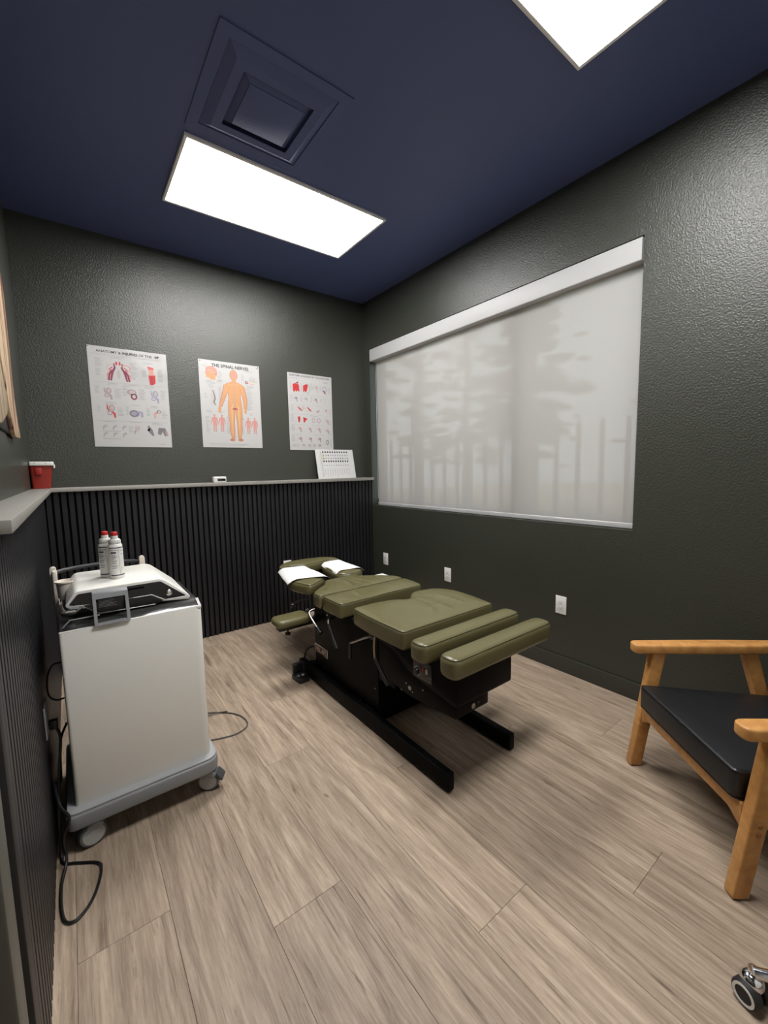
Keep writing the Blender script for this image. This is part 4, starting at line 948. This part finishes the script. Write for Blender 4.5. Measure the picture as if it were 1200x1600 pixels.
# papers on the face pads
def paper(name, fnz, label):
    b = bmesh.new(); nu, nv = 16, 14; rows = [[fnz(i/nu, j/nv) for j in range(nv+1)] for i in range(nu+1)]
    g = [[b.verts.new(p) for p in r] for r in rows]; k = [[b.verts.new((p[0], p[1], p[2]-.0006)) for p in r] for r in rows]
    for i in range(nu):
        for j in range(nv): b.faces.new((g[i][j], g[i+1][j], g[i+1][j+1], g[i][j+1])); b.faces.new((k[i][j], k[i][j+1], k[i+1][j+1], k[i+1][j]))
    for i in range(nu):
        b.faces.new((g[i][0], k[i][0], k[i+1][0], g[i+1][0])); b.faces.new((g[i][nv], g[i+1][nv], k[i+1][nv], k[i][nv]))
    for j in range(nv):
        b.faces.new((g[0][j], g[0][j+1], k[0][j+1], k[0][j])); b.faces.new((g[nu][j], k[nu][j], k[nu][j+1], g[nu][j+1]))
    c = rows[nu//2][nv//2]; o = link(name, b, mat('tissue_paper', (.82, .82, .80, 1), .8, bump=(60, .002, 2)), None, smooth=70, origin=c); tag(o, label, 'paper', 'headrest papers'); return o
def lf(u, v):        # across the left pad
    p = Vector((1.085, 2.50)).lerp(Vector((1.170, 2.86)), v).lerp(Vector((1.370, 2.420)).lerp(Vector((1.385, 2.80)), v), u)
    z = .611-.030*max(0, 1-u*4)**2-.022*max(0, (u-.8)*5)**2+.0020*math.sin(v*9+u*4)
    return (p.x, p.y, z)
paper('headrest_paper', lf, 'white tissue paper draped over the left face pad of the headrest')
def rf(u, v):
    p = Vector((1.445, 2.49)).lerp(Vector((1.490, 2.79)), v).lerp(Vector((1.668, 2.47)).lerp(Vector((1.685, 2.80)), v), u)
    z = .615-.030*max(0, (u-.80)*5)**2-.024*max(0, 1-u*5)**2+.0012*math.sin(v*7)
    return (p.x, p.y, z)
paper('headrest_paper', rf, 'white tissue paper laid over the right face pad of the headrest')
def af(u, v):
    p = Vector((1.765, 2.45)).lerp(Vector((1.775, 2.56)), v).lerp(Vector((1.905, 2.45)).lerp(Vector((1.900, 2.56)), v), u)
    return (p.x, p.y, .507+.012*math.sin(u*PI)*math.sin(v*PI))
o = paper('armrest_paper', af, 'small crumpled white paper on the far arm rest beyond the chest pad'); del o['group']

# foot pedal beside the base
t = thing('foot_pedal', 'black foot pedal on the floor at the far end of the table base', 'foot pedal', (1.07, 2.34, 0))
prism('pedal_body', [(1.035, 2.385), (1.045, 2.285), (1.115, 2.285), (1.124, 2.385)], 'z', .0005, .030, M_BLACKP, t, r=.006)
prism('pedal_back', [(1.05, 2.388), (1.055, 2.42), (1.118, 2.42), (1.118, 2.388)], 'z', .0005, .085, M_BLACKP, t, r=.006)
for (a, b_) in ((1.06, 2.34), (1.09, 2.335)): lathe('pedal_button', [(.010, .0300), (.010, .034), (.007, .035)], (a, b_, 0), M_GREYP, t, seg=14)
tube('pedal_cord', smoothpath([(1.085, 2.421, .05), (1.085, 2.48, .02), (1.12, 2.52, .006), (1.2, 2.54, .006)], 6), .005, M_BLACKP, t)

# =================================================================== ARMCHAIR (local: x across, y forward)
t = thing('armchair', 'honey wood armchair with black leather cushions by the window wall', 'chair', (1.719, .500, 0), math.atan2(.441, .368))
HW = .287
def quadbar(name, p0, p1, w_, d0, d1, m_, par, r=.006):
    """square bar from p0 to p1; w_ across (x), d along y"""
    b = bmesh.new(); vs = []
    for p, d in ((p0, d0), (p1, d1)):
        for sx, sy in ((-1, -1), (1, -1), (1, 1), (-1, 1)): vs.append(b.verts.new((p[0]+sx*w_/2, p[1]+sy*d/2, p[2])))
    for f in ((0, 1, 2, 3), (7, 6, 5, 4), (0, 4, 5, 1), (1, 5, 6, 2), (2, 6, 7, 3), (3, 7, 4, 0)): b.faces.new([vs[i] for i in f])
    bevel(b, r, 3); return link(name, b, m_, par)
for sx in (-1, 1):
    X = sx*HW
    lg = quadbar('front_leg', (X, .002, .0035), (X, -.077, .520), .040, .050, .056, M_HONEY, t)
    box('glide', (X-.014, -.012, 0), (X+.014, .016, .004), M_RUBB, lg, r=.001)
    for zz_ in (.218, .246): link('dowel_cap', bmesh_ball((X+sx*.0205, -.030-.152*(zz_-.2), zz_), .0085, (.45, 1, 1), 2), mat('dark_honey', (.30, .12, .03, 1), .4), lg)
    bl = quadbar('rear_leg', (X, -.612, .0035), (X, -.452, .516), .040, .050, .056, M_HONEY, t)
    box('glide', (X-.014, -.628, 0), (X+.014, -.600, .004), M_RUBB, bl, r=.001)
    ol = rring([(X-.030, .030), (X+.030, .030), (X+.036, -.30), (X+.030, -.62), (X-.030, -.62), (X-.036, -.30)], [.026, .026, .1, .02, .02, .1], 5)
    bm = prism_bm(ol, 'z', .516, .556); bevel(bm, .008, 3, 50); link('armrest', bm, M_HONEY, t)
    prism('side_rail', [(-.055, .228), (-.055, .278), (-.53, .238), (-.53, .188)], 'x', X-.012, X+.012, M_HONEY, t, r=.004)
prism('front_rail', rring([(-.266, .205), (-.266, .286), (.266, .286), (.266, .205), (.215, .236), (-.215, .236)], .01, 2), 'y', -.040, -.012, M_HONEY, t, r=.003)
box('back_rail', (-.266, -.55, .185), (.266, -.526, .235), M_HONEY, t, r=.004)
# seat cushion, sloping down to the back
SA = math.atan2(.045, .52)
def seat_tilt(bm):
    for v in bm.verts: v.co.z += .085*(v.co.y)
co = rring(rect(-.258, -.560, .258, .008), .022, 5)
o = cushion('seat_cushion', co, .288, .384, M_LEATH, t, .016, .006, tilt=seat_tilt); piping(co, .379, .0018, .002, M_LEATH, o, seat_tilt); piping(co, .293, .0018, .002, M_LEATH, o, seat_tilt)
# back cushion
bm = bmesh.new(); ol = rring(rect(-.258, 0, .258, .46), .05, 6)
bk = cushion('back_cushion', ol, 0, .10, M_LEATH, t, .022, .008); 
ang = math.radians(72)
bk.data.transform(Matrix.Translation((0, -.575, .345)) @ Matrix.Rotation(-(PI-ang), 4, 'X') @ Matrix.Rotation(PI, 4, 'X') @ Matrix.Translation((0, 0, -.10)) if False else Matrix.Translation((0, -.500, .335)) @ Matrix.Rotation(PI-ang, 4, 'X') @ Matrix.Translation((0, 0, 0)))
for sx in (-1, 1): quadbar('back_post', (sx*.20, -.545, .20), (sx*.20, -.745, .76), .034, .028, .026, M_HONEY, t)
box('top_rail', (-.22, -.765, .70), (.22, -.738, .765), M_HONEY, t, r=.005)

# =================================================================== STOOL (only one caster shows)
SX, SY = 1.387, -.076
t = thing('swivel_stool', 'chrome swivel stool, only a black and white caster showing at the picture corner', 'stool', (SX, SY, 0), 1e-6)
R5 = .300
a0 = math.radians(120)
for k in range(5):
    a = a0+2*PI*k/5; dx, dy = math.cos(a), math.sin(a)
    pts = [(.03*dx, .03*dy, .115), (.12*dx, .12*dy, .108), (.22*dx, .22*dy, .092), (R5*dx, R5*dy, .084)]
    tube('base_arm', smoothpath(pts, 5), [.020-.008*i/15 for i in range(16)], M_CHROME, t, seg=12)
    C = Matrix.Translation((R5*dx+(.004 if k == 0 else 0), R5*dy, 0)) @ Matrix.Rotation(math.radians(-20) if k == 0 else a+.7, 4, 'Z')
    objs = []
    for s_ in (-1, 1):
        w_ = lathe('caster_wheel', [(.006, s_*.006), (.026, s_*.006), (.030, s_*.010), (.030, s_*.026), (.027, s_*.0315), (.006, s_*.0315)], (0, 0, .0305), M_RUBB, t, axis='x', seg=32)
        r_ = lathe('white_ring', [(.0245, s_*.0312), (.0245, s_*.0328), (.0185, s_*.0328), (.0185, s_*.0312)], (0, 0, .0305), mat('bright_white', (.8, .8, .76, 1), .3), w_, axis='x', seg=32)
        objs += [w_, r_]
    # chrome hood over the wheels
    b = bmesh.new(); n = 14; rows = []
    for i in range(n+1):
        aa = math.radians(-8+130*i/n); rows.append([b.verts.new((x_, .0345*math.cos(aa)*1.0, .0305+.0345*math.sin(aa))) for x_ in (-.0052, .0052)] )
    for p, q in zip(rows, rows[1:]): b.faces.new((p[0], p[1], q[1], q[0]))
    hub = link('caster_hood', bmesh_ball((0, .002, .054), .025, (.95, 1.0, .9), 3), M_CHROME, t)
    b.free()
    stem = lathe('caster_stem', [(.0055, .066), (.0055, .082), (.012, .082), (.012, .09)], (0, 0, 0), M_CHROME, t, seg=14)
    for o in objs+[hub, stem]: o.data.transform(C)
lathe('hub', [(.030, .095), (.036, .10), (.036, .13), (.027, .16)], (0, 0, 0), M_CHROME, t, seg=28)
lathe('gas_column', [(.025, .155), (.025, .30), (.014, .302), (.014, .415)], (0, 0, 0), M_CHROME, t, seg=24)
lathe('seat_plate', [(.09, .405), (.09, .417)], (0, 0, 0), M_BLACKM, t, seg=24)
lathe('seat', [(.150, .418), (.165, .425), (.172, .445), (.170, .475), (.155, .492), (.08, .499), (.001, .50)], (0, 0, 0), M_LEATH, t, seg=36)

# =================================================================== OUTSIDE, BEHIND THE SHADE
box_s('ground', (XR+.25, -14, -.45), (40, 26, -.35), M_SOIL)
t = thing('picket_fence', 'brown picket fence faintly showing through the shade', 'fence', (5.0, 4.5, -.35))
yy = .10
for k in range(34):
    box('picket', (4.975, yy-.022, -.35), (5.025, yy+.022, 1.85), M_FENCE, t, r=.004, seg=1); yy += .285
for z_ in (-.1,): box('fence_rail', (5.026, 0, z_), (5.06, 9.8, z_+.07), M_FENCE, t, r=.004)
def tree(x, y, h, r, label, lean=0):
    t = thing('pine_tree', label, 'tree', (x, y, -.35), 0, 'pines beyond the window')
    n = 8; pts = [(x+lean*h*(i/n)+.08*math.sin(i*1.7), y+.06*math.sin(i*2.3), -.35+h*i/n) for i in range(n+1)]
    tube('trunk', pts, [r*(1-.7*i/n) for i in range(n+1)], M_BARK, t, seg=10)
    b = bmesh.new()
    for k in range(150):
        z_ = random.uniform(.22, 1.0); sp = (1.05-z_)*h*.20+.25; a = random.uniform(0, 2*PI); q = random.uniform(.2, 1)*sp
        c = Vector((x+lean*h*z_+q*math.cos(a), y+q*math.sin(a), -.35+h*z_)); rr = random.uniform(.08, .26)
        tmp = bmesh.new(); bmesh.ops.create_icosphere(tmp, subdivisions=1, radius=rr)
        vm = {}
        for v in tmp.verts:
            d = v.co*random.uniform(.6, 1.3); vm[v.index] = b.verts.new(c+Vector((d.x*1.3, d.y*1.3, d.z*.45)))
        for f in tmp.faces: b.faces.new([vm[v.index] for v in f.verts])
        tmp.free()
    link('foliage', b, M_LEAF, t, smooth=0)
tree(8.2, 9.2, 8.0, .16, 'tall pine dimly seen through the left half of the shade')
tree(10.5, 7.0, 9.5, .20, 'thick pine dimly seen through the middle of the shade', .01)
tree(7.6, 5.2, 7.5, .15, 'nearest pine dimly seen through the right half of the shade', -.01)
tree(12.0, 3.4, 10, .2, 'far pine dimly seen at the right edge of the shade')
tree(14.0, 12.5, 10, .22, 'distant pine dimly seen at the left edge of the shade')
